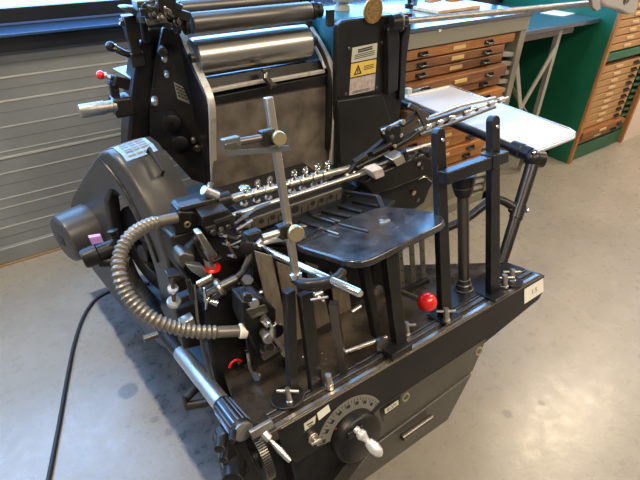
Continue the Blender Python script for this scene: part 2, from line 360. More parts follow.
# --- green case cabinet on the right
gx, gy = 3.78, 1.785
gc = thing('case_cabinet', W(4.2, 2.2, 0), 'tall green type case cabinet with orange wooden edge and many tan drawers', 'cabinet')
b = MB(); b.abox(gx, gx+.025, gy+.02, 2.8, 0, 1.5).abox(gx, 4.655, gy+.2, 2.8, 0, .05).abox(gx,4.655,2.78,2.8,0,1.5).abox(4.635,4.655,gy+.02,2.8,0,1.5).abox(gx,4.655,gy+.02,2.8,1.48,1.5)
b.abox(gx+.02, 4.64, gy+.03, gy+.06, 0, .13).abox(gx+.02, 4.64, gy+.028, gy+.06, .82, .88)
obj('body', b, 'green', gc, .002)
obj('wooden_edge', MB().abox(gx, gx+.035, gy, gy+.022, 0, 1.5), 'orange', gc, .002)
z_ = .16; i = 0
while z_ < 1.42:
    if .79 < z_ < .885: z_ = .89
    h = .056 if z_ > .28 else .06
    if z_+h > .82 and z_ < .82: z_ = .89
    drawer(gc, gx+.045, gx+.70, z_, z_+h-.006, gy+.035-(.05 if i in (1,) else .02*(i==0)), 'wood3' if i > 1 else 'wood', [gx+.60], [gx+.34], .3, 'rubber', 'pale')
    z_ += h; i += 1
b = MB()
for k in range(24): b.box(W(gx+.715, gy+.03, .16+k*.054), W(.10,0,-.01), W(0,.09,0), W(0,0,.022))
obj('runner_rail', b, 'dgreen', gc)
obj('wooden_edge', MB().abox(gx+.83, gx+.865, gy-.0, gy+.04, 0, 1.5), 'orange', gc, .002)
# things on the worktops
def blk(name, px, py, h, sx, sy, sz, m, label, cat, rot=0., group=None):
    p = PZ(px, py, h); c, s = math.cos(rot), math.sin(rot)
    o = obj(name, MB().box(p-W(c,s,0)*sx/2-W(-s,c,0)*sy/2+W(0,0,.0005), W(c,s,0)*sx, W(-s,c,0)*sy, W(0,0,sz)), m, None, .002); tag(o, label, cat, group); return o
blk('wood_board', 447, 9, ch+.0235, .38, .20, .018, 'pale', 'pale wooden board lying on the dark worktop, under the two small blocks', 'board', .05)
blk('wood_block', 433, 2, ch+.0405, .12, .05, .02, 'wood3', 'small tan wooden block on the pale board, the left one', 'block', .2)
blk('wood_block', 455, 1, ch+.0405, .13, .05, .022, 'orange', 'small reddish wooden block on the pale board, the right one', 'block', .0)
blk('paper_sheet', 560, 13, tz, .26, .18, .003, 'paper', 'white paper sheet lying on the dark table by the green cabinet', 'paper', .1)
# cable on floor
pts = smooth([PZ(46,492,.009), PZ(58,430,.009), PZ(66,385,.009), PZ(74,345,.009), PZ(83,318,.009), PZ(95,300,.009), PZ(109,291,.009), PZ(126,283,.012), W(.33,2.2,.01)], 8)
tag(obj('power_cable', MB().tube(pts, .0085, 10), 'rubber'), 'black power cable running over the concrete floor from under the press', 'cable')

# ============================================================ THE PRESS
press = thing('printing_press', W(.85, 1.4, 0), 'black cast-iron platen printing press with ink rollers, feed board and flywheel guard', 'printing press')
def part(name, mb, m, parent=None, bevel=0., label=None): return obj(name, mb, m, parent or press, bevel, None, label)
# --- bodies
b = MB(); b.abox(.42, 1.05, 1.05, 2.15, 0, .56); b.abox(.60,1.05,1.30,1.75,.56,.78); b.abox(.52,1.0,.85,1.06,0,.30); b.abox(.7,1.36,1.72,2.1,0,.9); part('machine_body', b, 'blackm', bevel=.01)
# tilted base plate
pl = MB(); xs = [L(.245,0,0), L(1.418,0,0), L(1.412,.157,0), L(1.108,.458,0), L(.30,.458,0), L(.245,.1,0)]
pl.prism(xs, -TN*.035); base = part('base_plate', pl, 'plate', bevel=.003, label='brown oiled steel plate')
b = MB(); b.tbox(.30, 1.40, .004, .016, 0, .004); part('edge_strip', b, 'steel', base)
b = MB(); b.tbox(.30, 1.405, .034, .050, 0, .006); b.tbox(.30,1.405,.056,.062,0,.006); part('guide_rail', b, 'dsteel', base, .001)
b = MB(); b.tbox(1.00, 1.405, .066, .15, 0, .008); part('corner_plate', b, 'black', base, .002)
ap = MB(); ap.prism([L(.30,-.002,-.003), L(1.424,-.002,-.003), L(1.428,-.002,-.07), L(1.40,-.002,-.098), L(1.095,-.002,-.142), L(.33,-.002,-.142),L(.30,-.002,-.08)], TV*.033)
apron = part('front_apron', ap, 'black', bevel=.003)
part('edge_trim', MB().tube([L(.31,-.003,-.003), L(1.422,-.003,-.003)], .0022, 8), 'dsteel', apron)
lb = MB(); lb.prism([V(*q_,-.004) for q_ in ((352,437),(380,408),(486,339),(482,349),(472.5,371),(376,441))], TV*.02); part('lower_band', lb, 'greyblk', apron)
# lower body under the apron
b = MB(); b.prism([L(.33,.03,-.13), L(1.08,.03,-.13), L(1.03,.03,-.22), L(.55,.03,-.27), L(.38,.03,-.40), L(.33,.03,-.40)], TV*.35); part('pedestal', b, 'blackm', bevel=.004)
ld = MB(); ld.prism([V(376,445,-.012), V(472,374,-.012), V(448,420,-.012), V(330,505,-.012)], TV*.045); door = part('chute_door', ld, 'greyblk', bevel=.003)
h0, h1 = V(402,438,-.028), V(432,417,-.028); part('grab_bar', MB().tube([h0, h1], rp(h0,3.4), 12), 'dsteel', door)
for q in ((405.5,397),(478.5,351)):
    p = V(*q,-.002); rb = part('ring_bushing', MB().ring(p, TV, rp(p,4.0), rp(p,1.3)), 'brass', apron); part('bore', MB().lathe(p+TV*.001, -TV, [(0,rp(p,3.2)),(.001,rp(p,3.2))]), 'ink', rb)
# counter
c0, c1, c2, c3 = V(379,409,-.004), V(401,393.5,-.004), V(399,411,-.004), V(381,424,-.004)
cnt = part('counter', MB().prism([c0,c1,c2,c3], TV*.004), 'ink', apron, .0005)
cu, cd = (c1-c0), (c3-c0)
wn = c0+cu*.22+cd*.26-TV*.0012
part('counter_window', MB().prism([wn, wn+cu*.62, wn+cu*.62+cd*.30, wn+cd*.30], TV*.001), 'creaml', cnt)
text('counter_digits', '01371', wn+cu*.31+cd*.15-TV*.0006, cu, -cd, .016, 'ink', cnt, .0003)
part('counter_cover', MB().prism([c0+cu*.1+cd*.62-TV*.0015, c0+cu*.92+cd*.62-TV*.0015, c0+cu*.85+cd*.93-TV*.0015, c0+cu*.12+cd*.93-TV*.0015], TV*.002), 'greyblk', cnt)
# dial
DC = V(352.5,432,0.); zz = -TV
dial = part('impression_dial', MB().lathe(DC+zz*.001, zz, [(0,.079),(.03,.078),(.036,.075),(.040,.068)], 48), 'black', apron)
ref = TX
cs = V(351,432,0.)
sp = MB(); ang = lambda p: math.atan2((p-cs).dot(TN), (p-cs).dot(TX))
R1 = .120; a0, a1 = math.radians(24), math.radians(166)
w_ = zz.cross(TX)   # direction for +angle
sgn = 1 if w_.dot(TN) > 0 else -1
sp.arcplate(cs, zz, .075, R1, .004, sgn*a0, sgn*a1, 40, TX); scl = part('dial_scale', sp, 'scale', dial)
tk = MB()
for k in range(25):
    a = a0+(a1-a0)*(k+.5)/25; d = TX*math.cos(a)+TN*math.sin(a); t = TX*(-math.sin(a))+TN*math.cos(a)
    ln = .016 if k % 3 == 0 else .008
    tk.cbox(cs+d*(R1-.006-ln/2)+zz*.0045, d*ln, t*.0018, zz*.0008)
for k in range(8):
    a = a0+(a1-a0)*(k+.7)/8; d = TX*math.cos(a)+TN*math.sin(a); t = TX*(-math.sin(a))+TN*math.cos(a)
    tk.cbox(cs+d*.098+zz*.0045, d*.010, t*.012, zz*.0008)
part('dial_marks', tk, 'ink', scl)
p = V(337,429,-.006); part('pointer', MB().ball(p, .006), 'red', dial)
hm = MB(); k0 = DC+zz*.042
hm.cbox(V(355,432,-.045), TX*.05, TN*.022, TV*.01); part('crank_arm', hm, 'black', dial, .002)
k1 = V(355,428,-.048)
k2 = k1 + TX*.030 - TN*.085 - TV*.055
hd = MB(); ax = (V(382,456,-.125)-k1); Lh = ax.length
hd.lathe(k1, ax, [(0,.008),(Lh*.06,.011),(Lh*.13,.009),(Lh*.16,.0135),(Lh*.27,.016),(Lh*.38,.010),(Lh*.46,.008),(Lh*.5,.013),(Lh*.7,.0175),(Lh*.88,.015),(Lh*.97,.008),(Lh,.001)], 20)
part('crank_handle', hd, 'knobal', dial, 0, 'polished aluminium handle')
# small labels and wing screw on the apron's left
for (q, m, nm) in (([(304,424),(316,415.5),(315,423.5),(305,431)], 'creaml', 'switch_label'), ([(317,413.5),(328.5,404.5),(330.5,411),(319,420.5)], 'paper', 'blank_label')):
    o = part(nm, MB().prism([V(*t_,-.003) for t_ in q], TV*.003), m, apron)
    if nm == 'switch_label':
        c = V(310,423.5,-.0035); part('printed_mark', MB().cbox(c, TX*.02, TN*.004, TV*.0008).cbox(c-TN*.008, TX*.014, TN*.003, TV*.0008), 'ink', o)
p = V(312,437,-.004); b = MB(); b.lathe(p+TV*.004, zz, [(0,.016),(.012,.016),(.014,.010),(.026,.009)], 16); b.cbox(p-TV*.02, TX*.030, TN*.008, TV*.008); part('wing_screw', b, 'steel', apron, .001)
# label at the right end
tagq = [V(524.5,289.5,-.003), V(543.5,278,-.003), V(543.5,291.5,-.003), V(524.5,304,-.003)]
tg = part('paper_tag', MB().prism(tagq, TV*.002), 'paper', apron); text('tag_writing', '1.5', (tagq[0]+tagq[1]+tagq[2]+tagq[3])/4-TV*.001, TX, TN, .03, 'scale', tg, .0002)

# --- upright posts with T screws
def tscrew(px, py, parent, w=.006, r=3.4, hgt=.045, ang=-.75):
    p = T(px, py, w); rr = rp(p, r); b = MB()
    b.lathe(p, TN, [(0,rr*1.15),(.006,rr*1.15),(.008,rr*.9),(hgt,rr*.85),(hgt+.003,rr*.7)], 16)
    d = (TX*math.cos(ang)+TV*math.sin(ang)); c = p+TN*(hgt-.008)-d*.0
    b.tube([c-d*.030, c+d*.030], .0048, 10)
    return part('toggle_screw', b, 'steel', parent)
def upright(px, py, h, wx, wv, wt, sk):
    f = T(px, py, 0); x, v = f.x, (f-O0).dot(TV)
    n = 8; xt = x+sk; pts = [L(x-wx/2, v, 0), L(xt-wt/2, v, h-wt/2)]
    pts += [L(xt-wt/2*math.cos(math.pi*i/n), v, h-wt/2+wt/2*math.sin(math.pi*i/n)*.9) for i in range(1, n)] + [L(xt+wt/2, v, h-wt/2), L(x+wx/2, v, 0)]
    o = part('upright_post', MB().prism(pts, TV*wv), 'black', None, .002)
    p = L(xt+wt*.12, v-.001, h-.035); part('post_screw', MB().lathe(p, -TV, [(0,.006),(.003,.005)], 12), 'chrome', o)
    return o, x, v
u1, x1, v1 = upright(447.5, 318, .625, .046, .024, .034, -.006)
u2, x2, v2 = upright(495.5, 295, .62, .050, .024, .036, -.014)
for (o, x, v, q) in ((u1, x1, v1, (446,321)), (u2, x2, v2, (504,287))):
    b = MB(); b.tbox(x-.045, x+.035, v-.035, v+.05, .0062, .012); n_ = part('foot_flange', b, 'black', o, .003)
tscrew(446.5, 321, u1, .012); tscrew(504.5, 287, u2, .012); tscrew(512, 281, u2, .010, 3.2, .045, -.8)
b = MB(); b.lathe(T(513,283,.006), TN, [(0,.035),(.006,.035)], 24); part('round_foot', b, 'black', u2, .001)
# cross bar with round pole below it
q0, q1 = V(447,180.5,.035), V(508,158.5,.035)
vb = .008
b = MB(); xa, xb = V(447,176,vb).x, V(508,154,vb).x; wz = (V(478,165.5,vb)-O0).dot(TN)
b.tbox(xa, xb, vb-.004, vb+.034, wz-.024, wz+.012)
crossb = part('cross_bar', b, 'black', bevel=.003)
part('slide_block', MB().tbox(x2-.06, x2-.03, vb-.008, vb+.04, wz-.028, wz+.016), 'blackm', crossb, .002)
pb = T(464,291,0); ptop = T(456,190,.385)
pole = MB(); pole.lathe(L(pb.x, (pb-O0).dot(TV), 0), TN, [(0,.034),(.012,.034),(.014,.028),(.03,.027),(.034,.023),(.05,.022),(.052,.0195),(.37,.0195),(.385,.022),(.39,.034),(.425,.038),(.427,.018)], 28)
part('round_pole', pole, 'dsteel')
b = MB(); s_ = L(pb.x, (pb-O0).dot(TV), 0); b.lathe(s_, TN, [(.36,.024),(.375,.030),(.40,.036),(.43,.040),(.432,.036)], 24); part('pole_socket', b, 'black')
# --- feed board on legs
FB = .368
out = [(258,240),(300,226),(345,206),(380,203),(430,212)]
poly = [T(296,243,FB), T(318,232.5,FB), T(345,219,FB), T(375,208,FB), T(388,206.5,FB), T(410,208,FB), T(434,212,FB), T(440,213.8,FB), T(444,217,FB), T(444.5,220.5,FB), T(441,224.5,FB), T(400,244.5,FB), T(378,255.5,FB), T(370,259,FB), T(362,261,FB), T(353,261.5,FB), T(344,260,FB), T(335,257,FB), T(303,247.5,FB), T(298,245.5,FB)]
fb = part('feed_board', MB().prism(poly, -TN*.022), 'black', bevel=.005, label='glossy black feed board')
M['board'] = mat('glossy_black_board', (.012,.014,.018), .2, col2=(.03,.03,.032), scale=25, rvar=.09, coat=.4, bump=.05); fb.data.materials[0] = M['board']
def tleg(px, py, ht, wx, wv, m, name='leg', skx=0., skv=0., parent=None):
    f = T(px, py, 0); x, v = f.x, (f-O0).dot(TV)
    b = MB(); a = L(x-wx/2, v, 0); b.b.verts.ensure_lookup_table()
    lo = [L(x-wx/2,v,0), L(x+wx/2,v,0), L(x+wx/2,v+wv,0), L(x-wx/2,v+wv,0)]
    b.prism(lo, TN*ht + TX*skx + TV*skv); return part(name, b, m, parent, .002)
tleg(403, 350, FB-.024, .040, .03, 'black', skx=.0, skv=.02, parent=fb)
tleg(380, 338, FB-.024, .026, .03, 'black', skx=-.02, skv=.02, parent=fb)
b = MB(); f = T(402,354,.0); b.tbox(f.x-.05, f.x+.03, (f-O0).dot(TV)-.015, (f-O0).dot(TV)+.035, .0065, .03); part('leg_foot', b, 'black', fb, .002)
tscrew(407, 335, fb, .006, 3.2, .045, -.7); 
b = MB()   # rim piece under the board's front corner
b.prism([T(348,262,FB-.022), T(365,261,FB-.022), T(440,226,FB-.022), T(440,221,FB-.022), T(363,254,FB-.022), T(345,254,FB-.022)], -TN*.012); part('board_rim', b, 'black', fb, .002)
# worn spot and slot bars on the board
p = T(385,222,FB+.0); part('board_catch', MB().cbox(p+TN*.002, TX*.035, TV*.012, TN*.004).cbox(p+TN*.002+TV*.008, TX*.012, TV*.03, TN*.004), 'steel', fb, .001)
b = MB(); b.beam(T(339,224,FB+.004), T(368,231,FB+.004), .006, .005, TN); part('guide_finger', b, 'dsteel', fb, .001)
b = MB(); b.beam(T(320,228,FB+.004), T(338,234,FB+.004), .006, .005, TN); part('guide_finger', b, 'steel', fb, .001)
b = MB(); b.tube([T(297,242,FB+.006), T(319,229,FB+.012), T(327,230,FB+.006)], .004, 8); part('wire_stop', b, 'black', fb)
# metal strips with holes under the board, right rear
for (px, py, h) in ((404,289,.17),(415,285,.19),(425,281,.20),(390,296,.12)):
    f = T(px, py, .0); x, v = f.x, (f-O0).dot(TV); b = MB(); b.tbox(x-.014, x+.006, v, v+.006, .01, h+.05); s_ = part('guide_strip', b, 'perf')
    b = MB()
    for k in range(3): b.lathe(L(x-.004, v-.0005, .03+k*.05), -TV, [(0,.0035),(.001,.0035)], 10)
    part('hole_row', b, 'ink', s_)
f = T(424,284,0); b = MB(); b.tbox(T(397,292).x, f.x+.02, (f-O0).dot(TV)-.01, (f-O0).dot(TV)+.01, .0, .02); part('strip_holder', b, 'black')
# red ball lever
b0 = V(427,302,.04); lv0 = T(396,290,.06)
b = MB(); b.tube([lv0, b0], [.009,.008], 12); lev = part('hand_lever', b, 'steel'); part('ball_knob', MB().ball(b0, rp(b0,10)), 'red', lev, 0, 'bright red plastic ball')
# brown slats and black legs left of the board
slv = [((255,251),(272,256),(291,345),(276,345)), ((277,262),(294,268),(304,338),(292,342)), ((306,262),(318,266),(330,322),(317,329)), ((330,272),(347,278),(352,312),(336,320))]
for i, q in enumerate(slv):
    vv = .20+.04*i; part('back_slat', MB().prism([V(*t_, vv) for t_ in q], TV*.008), 'slat', None, .001)
bk = MB(); bk.prism([V(250,248,.34), V(400,248,.34), V(400,300,.34), V(345,352,.34), V(262,375,.34)], TV*.01); part('back_shield', bk, 'blackm')
tleg(295, 399, .32, .028, .024, 'black', 'pile_post', .045); tleg(318, 391, .305, .036, .024, 'black', 'pile_post', .014)
f = T(343,372,0); b = MB(); b.lathe(f, TN, [(0,.020),(.02,.020),(.02,.0165),(.235,.0165)], 4); part('square_post', b, 'dsteel')
fx = T(288,398,.007); fl = MB(); fl.lathe(fx, TN, [(0,.048),(.008,.048)], 28); po = part('post_foot', fl, 'black', None, .002)
tscrew(290, 402, po, .015, 3.2, .045, -.75)
b = MB(); pp = T(330,388,.006); b.lathe(pp, TN, [(0,.012),(.015,.012),(.015,.0095),(.045,.0095),(.047,.008)], 16); part('stud', b, 'steel', base)
b = MB(); b.tbox(T(300,380).x, T(330,370).x, .15, .22, .0, .02); pd = part('slotted_block', b, 'black', None, .002)
for q in ((322,353),(326,359),(303,357)): part('screw_head', MB().lathe(T(*q,.0205), TN, [(0,.004),(.002,.003)], 10), 'chrome', pd)
# rods low between the legs
a_, b_ = T(352,350,.04), T(391,336,.06); part('tie_rod', MB().tube([T(345,352,.04), T(387,337,.06)], .007, 10), 'steel')
part('round_boss', MB().lathe(T(380,343,.045), -TV, [(0,.022),(.012,.022),(.014,.017)], 20), 'dsteel')
part('round_boss', MB().lathe(T(376,290,.12), -TV, [(0,.020),(.012,.020),(.014,.015)], 20), 'dsteel')
part('peg', MB().tube([T(352,312,.12), T(361,306,.13)], .008, 10), 'steel')

# --- bright bracket: U bar, clamp arm, square rod with its two knobs
BW = .36
p0, p1 = T(259,247,BW), T(361,294,BW); r_ = rp(p1, 4.6)
br = part('bright_rod', MB().tube([p0, p1-(p1-p0).normalized()*.006, p1], [r_, r_, r_*.7], 16), 'chrome', None, 0, 'bright round rod pointing at the viewer')
q0 = T(257,247,BW+.004); q1 = T(263,241.5,BW+.012); q2 = T(290,236,BW+.016)
b = MB(); b.beam(q0, q1, .014, .024, TN); b.beam(q1, q2, .014, .020, TN); part('bracket_strap', b, 'alu', br, .002)
cj = T(316,283,BW-.01); b = MB()
arm = smooth([T(294,279,BW-.005), T(306,284.5,BW-.008), T(320,284,BW-.008), T(335,280,BW-.002), T(343,271,BW+.008)], 5)
b.tube(arm, [rp(cj,4.5+2.2*math.sin(math.pi*k_/(len(arm)-1))) for k_ in range(len(arm))], 12); ca = part('clamp_arm', b, 'black', br)
b = MB(); b.tube([T(314,293,BW-.02), T(324,301,BW-.03)], rp(cj,1.4), 8); b.tube([T(311,300,BW-.03), T(328,297,BW-.02)], rp(cj,1.2), 8); b.lathe(T(318,294,BW-.02), TX, [(-.01,.006),(.01,.006)], 10); part('clamp_screw', b, 'steel', ca)
# the square rod leans with the feeder
rb = T(296,276,BW+.005); 
rt = PL(268,97, rb, TV)
b = MB(); b.beam(rb, rt, rp(rb,7.0), rp(rb,6.5), TV); rod = part('square_rod', b, 'steel', None, .002, 'tall bright square steel rod')
part('rod_collar', MB().lathe(rb-TN*.004, (rt-rb), [(0,.016),(.012,.016),(.014,.012)], 14), 'chrome', rod)
def onrod(px, py): return PL(px, py, rb - TV*.012, TV)
for (kx, ky, rr) in ((278,137.5,7.3),(294.5,231.5,8.6)):
    p = onrod(kx, ky); b = MB(); R_ = rp(p, rr); b.lathe(p+TV*.004, -TV-TX*.25, [(0,R_*.8),(.010,R_*.9),(.012,R_),(.022,R_),(.025,R_*.9)], 28)
    part('rod_knob', b, 'brass', rod)
    c = onrod(kx-8, ky+.5)+TV*.012; part('clamp_block', MB().cbox(c, TX*.030, TV*.03, TN*.034), 'black', rod, .003)
a0_, a1_ = onrod(270,137)+TV*.01, onrod(240,142.5)+TV*.01
part('arm_rod', MB().tube([a0_, a1_], rp(a0_,3.6), 12), 'dsteel', rod)
c = onrod(234,142)+TV*.01; part('arm_end', MB().beam(onrod(241,140.5)+TV*.01, onrod(224,144.5)+TV*.01, .02, .02, TN), 'glass', rod, .002)
part('arm_end', MB().beam(onrod(225,147)+TV*.01, onrod(237,143.5)+TV*.01, .024, .010, TN), 'dsteel', rod, .001)
b = MB(); b.prism([onrod(225.5,150.5), onrod(262,148.5), onrod(289,145.5), onrod(292.5,150.5), onrod(262,153.5), onrod(228,156)], TV*.003); part('feeler_strip', b, 'glass', rod)
a0_, a1_ = onrod(287,232)+TV*.01, onrod(264,239)+TV*.01
part('arm_rod', MB().tube([a0_, a1_], rp(a0_,3.6), 12), 'steel', rod)
part('arm_end', MB().cbox(onrod(255,236)+TV*.012, TX*.036, TV*.03, TN*.020), 'blackm', rod, .004)
part('arm_fin', MB().prism([onrod(296,225), onrod(303,230), onrod(307,238), onrod(299,240)], TV*.004), 'glass', rod)

# --- sucker bar with knobs, rod below, perforated plate
def Y_(px, py, y=1.22): return PY(px, py, y)
s0, s1 = Y_(210,205), Y_(350,168)
sb = part('sucker_bar', MB().tube([s0, s1], rp(s0,3.9), 16), 'steel', None, 0, 'bright steel bar carrying rows of small suckers')
dv = (s1-s0).normalized()
for (px, py) in ((244,191.5),(257,188),(269,184.5),(293,178),(304,175),(316,172),(326,169)):
    c = Y_(px, py); c = s0+dv*((c-s0).dot(dv)); b = MB(); R_ = rp(c,5.0)
    b.lathe(c-dv*R_*1.1, dv, [(0,R_),(R_*2.2,R_)], 14)
    cl = part('sucker_clamp', b, 'steel', sb, .001)
    up = W(0,-.25,1).normalized(); k = c+up*R_*.9
    b = MB(); b.lathe(k, up, [(0,R_*.35),(R_*.9,R_*.35),(R_*.95,R_*.6)], 10); 
    if px == 244: b.lathe(k+up*R_*1.0, up, [(0,R_*.9),(R_*.35,R_*1.1),(R_*.5,R_*.9)], 14)
    else: b.ring(k+up*R_*1.5, W(.4,-1,0), R_*.62, R_*.28, 16, 6)
    part('thumb_screw', b, 'chrome', cl)
    b = MB(); b.tube([c-up*R_*.8, c-up*R_*2.1], R_*.45, 10); b.lathe(c-up*R_*2.1, -up, [(0,R_*.8),(.006,R_*.8)], 12); part('sucker_nozzle', b, 'steel', cl)
g0, g1 = Y_(228,217,1.16), Y_(385,166,1.16); part('lay_rod', MB().tube([g0, g1], rp(g0,3.0), 14), 'steel')
pp_ = [Y_(246,221,1.14), Y_(342,188,1.14), Y_(341,199,1.14), Y_(250,232,1.14)]
pf = part('perforated_plate', MB().prism(pp_, W(0,.008,0)), 'perf', None, .001)
ud = (pp_[1]-pp_[0]); dd = (pp_[3]-pp_[0])
for i, f_ in enumerate((.13,.24,.34,.47,.66,.755,.86)):
    c = pp_[0]+ud*f_+dd*.42-W(0,.001,0); big = 1.6 if i == 3 else 1.
    part('plate_hole', MB().lathe(c, W(0,-1,0), [(0,.0095*big),(.0008,.0095*big)], 16), 'ink', pf)
b = MB()
for f_ in (.03,.19,.29,.41,.53,.6,.71,.81,.92): b.cbox(pp_[0]+ud*f_+dd*.7-W(0,.001,0), W(.0025,0,0), W(0,.002,0), W(0,0,.03))
part('plate_slots', b, 'ink', pf)
part('plate_screw', MB().lathe(Y_(249,226,1.139), W(0,-1,0), [(0,.008),(.004,.007)], 12), 'brass', pf)
# table top region behind the board: dark grooved delivery plate
gp = MB(); gp.prism([T(262,240,.29), T(345,202,.29), T(345,176,.29), T(420,176,.29), T(425,206,.29)], -TN*.01)
gp = MB(); gp.prism([T(*q_,.345) for q_ in ((252,236),(300,214),(345,198),(362,194),(395,200),(385,208),(345,218),(300,242),(290,243))], -TN*.012); lay = part('lay_plate', gp, 'blackm', None, .002)
for (x0_,y0_,x1_,y1_,m_,w_2) in ((285,233,306,238,'blackm',.012),(299,221,322,228,'blackm',.014),(312,216,335,223,'dsteel',.005),(322,211,350,217,'blackm',.014),(338,206,362,212,'blackm',.014),(352,201,378,206,'blackm',.012),(330,219,340,222,'dsteel',.008),(268,240,288,244,'blackm',.014),(304,208,318,216,'blackm',.02)):
    part('feed_finger', MB().beam(T(x0_,y0_,.351), T(x1_,y1_,.351), w_2, .010, TN), m_, lay, .002)
part('oval_pad', MB().lathe(T(304,225,.346), TN, [(0,.018),(.003,.016)], 18), 'perf', lay)
b = MB(); b.beam(T(342,200,.35), T(346,191,.38), .016,.02,TN); b.beam(T(345,192,.385), T(378,197,.385), .014, .014, TN); b.beam(T(378,197,.385), T(383,209,.36), .014, .014, TN); part('front_stop', b, 'black', None, .002)
# quill strip running from the bar to the left housing
b = MB(); q = smooth([Y_(232,227,1.12), Y_(246,215,1.12), Y_(262,206,1.14), Y_(276,202,1.16)], 5)
for a, c in zip(q, q[1:]): b.beam(a, c, .010, .003, W(0,-.5,1))
part('curved_spring', b, 'glass')

# --- black gripper hub casting (right) with tubes and arms
H = 1.15
hub = [PY(*q_) for q_ in ((356,188,H+.05),(376,179,H+.01),(395,171,H),(412,161,H-.01),(425,156,H-.02),(433,160,H-.02),(435,170,H-.02),(438,177,H-.02),(431,190,H-.01),(425,204,H),(415,211,H),(385,212,H+.01),(358,203,H+.05))]
b = MB(); b.prism(hub, W(.01,.12,.0)); hb = part('gripper_hub', b, 'black', None, .014)
q = [PY(*q_) for q_ in ((362,184,H-.0),(380,175,H-.02),(400,165,H-.03),(414,158,H-.04),(425,155,H-.045),(433,158,H-.045),(436,168,H-.045),(438,176,H-.045),(431,181,H-.045),(426,177,H-.045),(412,182,H-.04),(395,189,H-.03),(372,196,H-.01))]
b = MB(); b.prism(q, W(0,.05,0)); part('hub_flange', b, 'black', hb, .010)
part('worn_edge', MB().tube([PY(*q_) for q_ in ((419,179.5,H-.047),(424,177,H-.049),(427,177.5,H-.049),(431,181.5,H-.049),(435,179,H-.049),(438,176,H-.049),(437,172,H-.049))], .0022, 6), 'steel', hb)
for (px, py, m, r, yy_) in ((414,193,'brass',2.6,H-.006),(419,164,'chrome',2.2,H-.048),(422,168,'dsteel',2.0,H-.048),(418,200,'dsteel',2.4,H-.04)):
    p = PY(px,py,yy_); part('hub_screw', MB().lathe(p+W(0,.004,0), W(0,-1,0), [(0,rp(p,r)),(.005,rp(p,r)),(.006,rp(p,r)*.5)], 14), m, hb)
part('hub_housing', MB().prism([PY(392,160,H-.035), PY(404,154,H-.035), PY(408,161,H-.035), PY(397,167,H-.035)], W(0,.05,0)), 'steel', hb, .003)
part('hub_housing', MB().prism([PY(372,172,H-.04), PY(383,168,H-.04), PY(385,176,H-.04), PY(376,180,H-.04)], W(0,.05,0)), 'pinkl', hb, .003)
g = [(345,176,2.2,'steel',377,163,1.20),(338,183,1.8,'steel',375,166,1.18),(355,168,4.0,'black',388,152,1.2),(372,154,3.0,'blackm',390,144,1.2),(366,165,3.2,'blackm',386,150,1.24)]
for (ax_, ay_, r, m, bx_, by_, yd) in g:
    a = PY(ax_,ay_,yd); c = PY(bx_,by_,yd); part('link_rod', MB().tube([a, c], rp(a,r), 12), m)
# long gripper arm up to the right
A_ = [(336,184),(352,172),(372,161),(389,151)]
q = [PY(x,y,1.24) for x, y in A_]; ga = part('gripper_arm', MB().tube(q, [rp(q[0],r) for r in (2,3.4,4.4,4.6)], 14), 'black')
part('arm_lever', MB().beam(PY(355,164,1.22), PY(386,139,1.22), .018, .02, W(0,0,1)), 'black', ga, .003)
part('arm_lever', MB().beam(PY(345,180,1.2), PY(360,158,1.2), .014, .016, W(0,0,1)), 'blackm', ga, .003)
b = MB(); b.lathe(PY(359,160,1.2), W(.8,-.2,.4), [(-.02,.016),(.03,.016),(.035,.010)], 14); part('arm_boss', b, 'black', ga)
hd_ = MB(); hd_.prism([PY(384,131,1.2), PY(391,128,1.2), PY(401,126,1.2), PY(403,142,1.2), PY(398,148,1.2), PY(389,153,1.2), PY(387,140,1.2)], W(0,.035,0)); hh = part('rocker_head', hd_, 'black', ga, .004)
b = MB(); b.beam(PY(381,131,1.19), PY(401,121,1.19), .008, .008); b.beam(PY(382,124+5,1.19), PY(384,134,1.19), .008,.008); part('clip_bar', b, 'steel', hh, .001)
for (px, py, r, m) in ((388,128,2.6,'dsteel'),(400,135,2.2,'chrome'),(394,146,2.0,'brass'),(391,137,2.4,'dsteel'),(402,122,2.8,'steel')):
    p = PY(px,py,1.185); part('head_screw', MB().lathe(p, W(0,-1,.2), [(0,rp(p,r)),(.008,rp(p,r)),(.009,rp(p,r)*.6)], 12), m, hh)
def tubeYY(pts, r, m, name, par=None, n=12):
    q = [PY(x,y,d) for x, y, d in pts]; return part(name, MB().tube(q, [rp(q[0],r)]*len(q), n), m, par)
tubeYY([(402,125,1.2),(412,118,1.2),(416,112,1.22),(420,108,1.22)], 3.0, 'black', 'curved_arm', ga)
tubeYY([(392,148,1.2),(408,139,1.2),(418,131,1.2)], 3.2, 'black', 'curved_arm', ga)
tubeYY([(415,131,1.2),(464,113,1.2),(508,97.5,1.2)], 1.5, 'steel', 'gripper_tube', ga)
tubeYY([(418,122,1.24),(460,106,1.24),(495,98,1.24)], 2.0, 'steel', 'gripper_tube', ga)
tubeYY([(420,135,1.22),(450,124,1.22),(495,107,1.22)], 1.8, 'dsteel', 'gripper_tube', ga)
b = MB(); b.prism([PY(416,110,1.19), PY(421,109,1.19), PY(430,125,1.19), PY(426,129,1.19)], W(0,.012,0)); gl = part('gripper_link', b, 'dsteel', ga, .001)
b = MB(); b.beam(PY(409,105,1.2), PY(428,116,1.2), .012,.018); b.beam(PY(426,122,1.2), PY(470,108,1.2), .012, .016); part('gripper_finger', b, 'dsteel', ga, .002)
for t_ in (.12,.24,.36,.52,.66,.8,.92):
    a, c = PY(415,131,1.195), PY(508,97.5,1.195); p = a.lerp(c,t_); d = (c-a).normalized(); part('tube_collar', MB().lathe(p-d*.018, d, [(0,.010),(.003,.0125),(.03,.0125),(.036,.009)], 14), 'steel' if int(t_*100)%3 else 'chrome', ga)
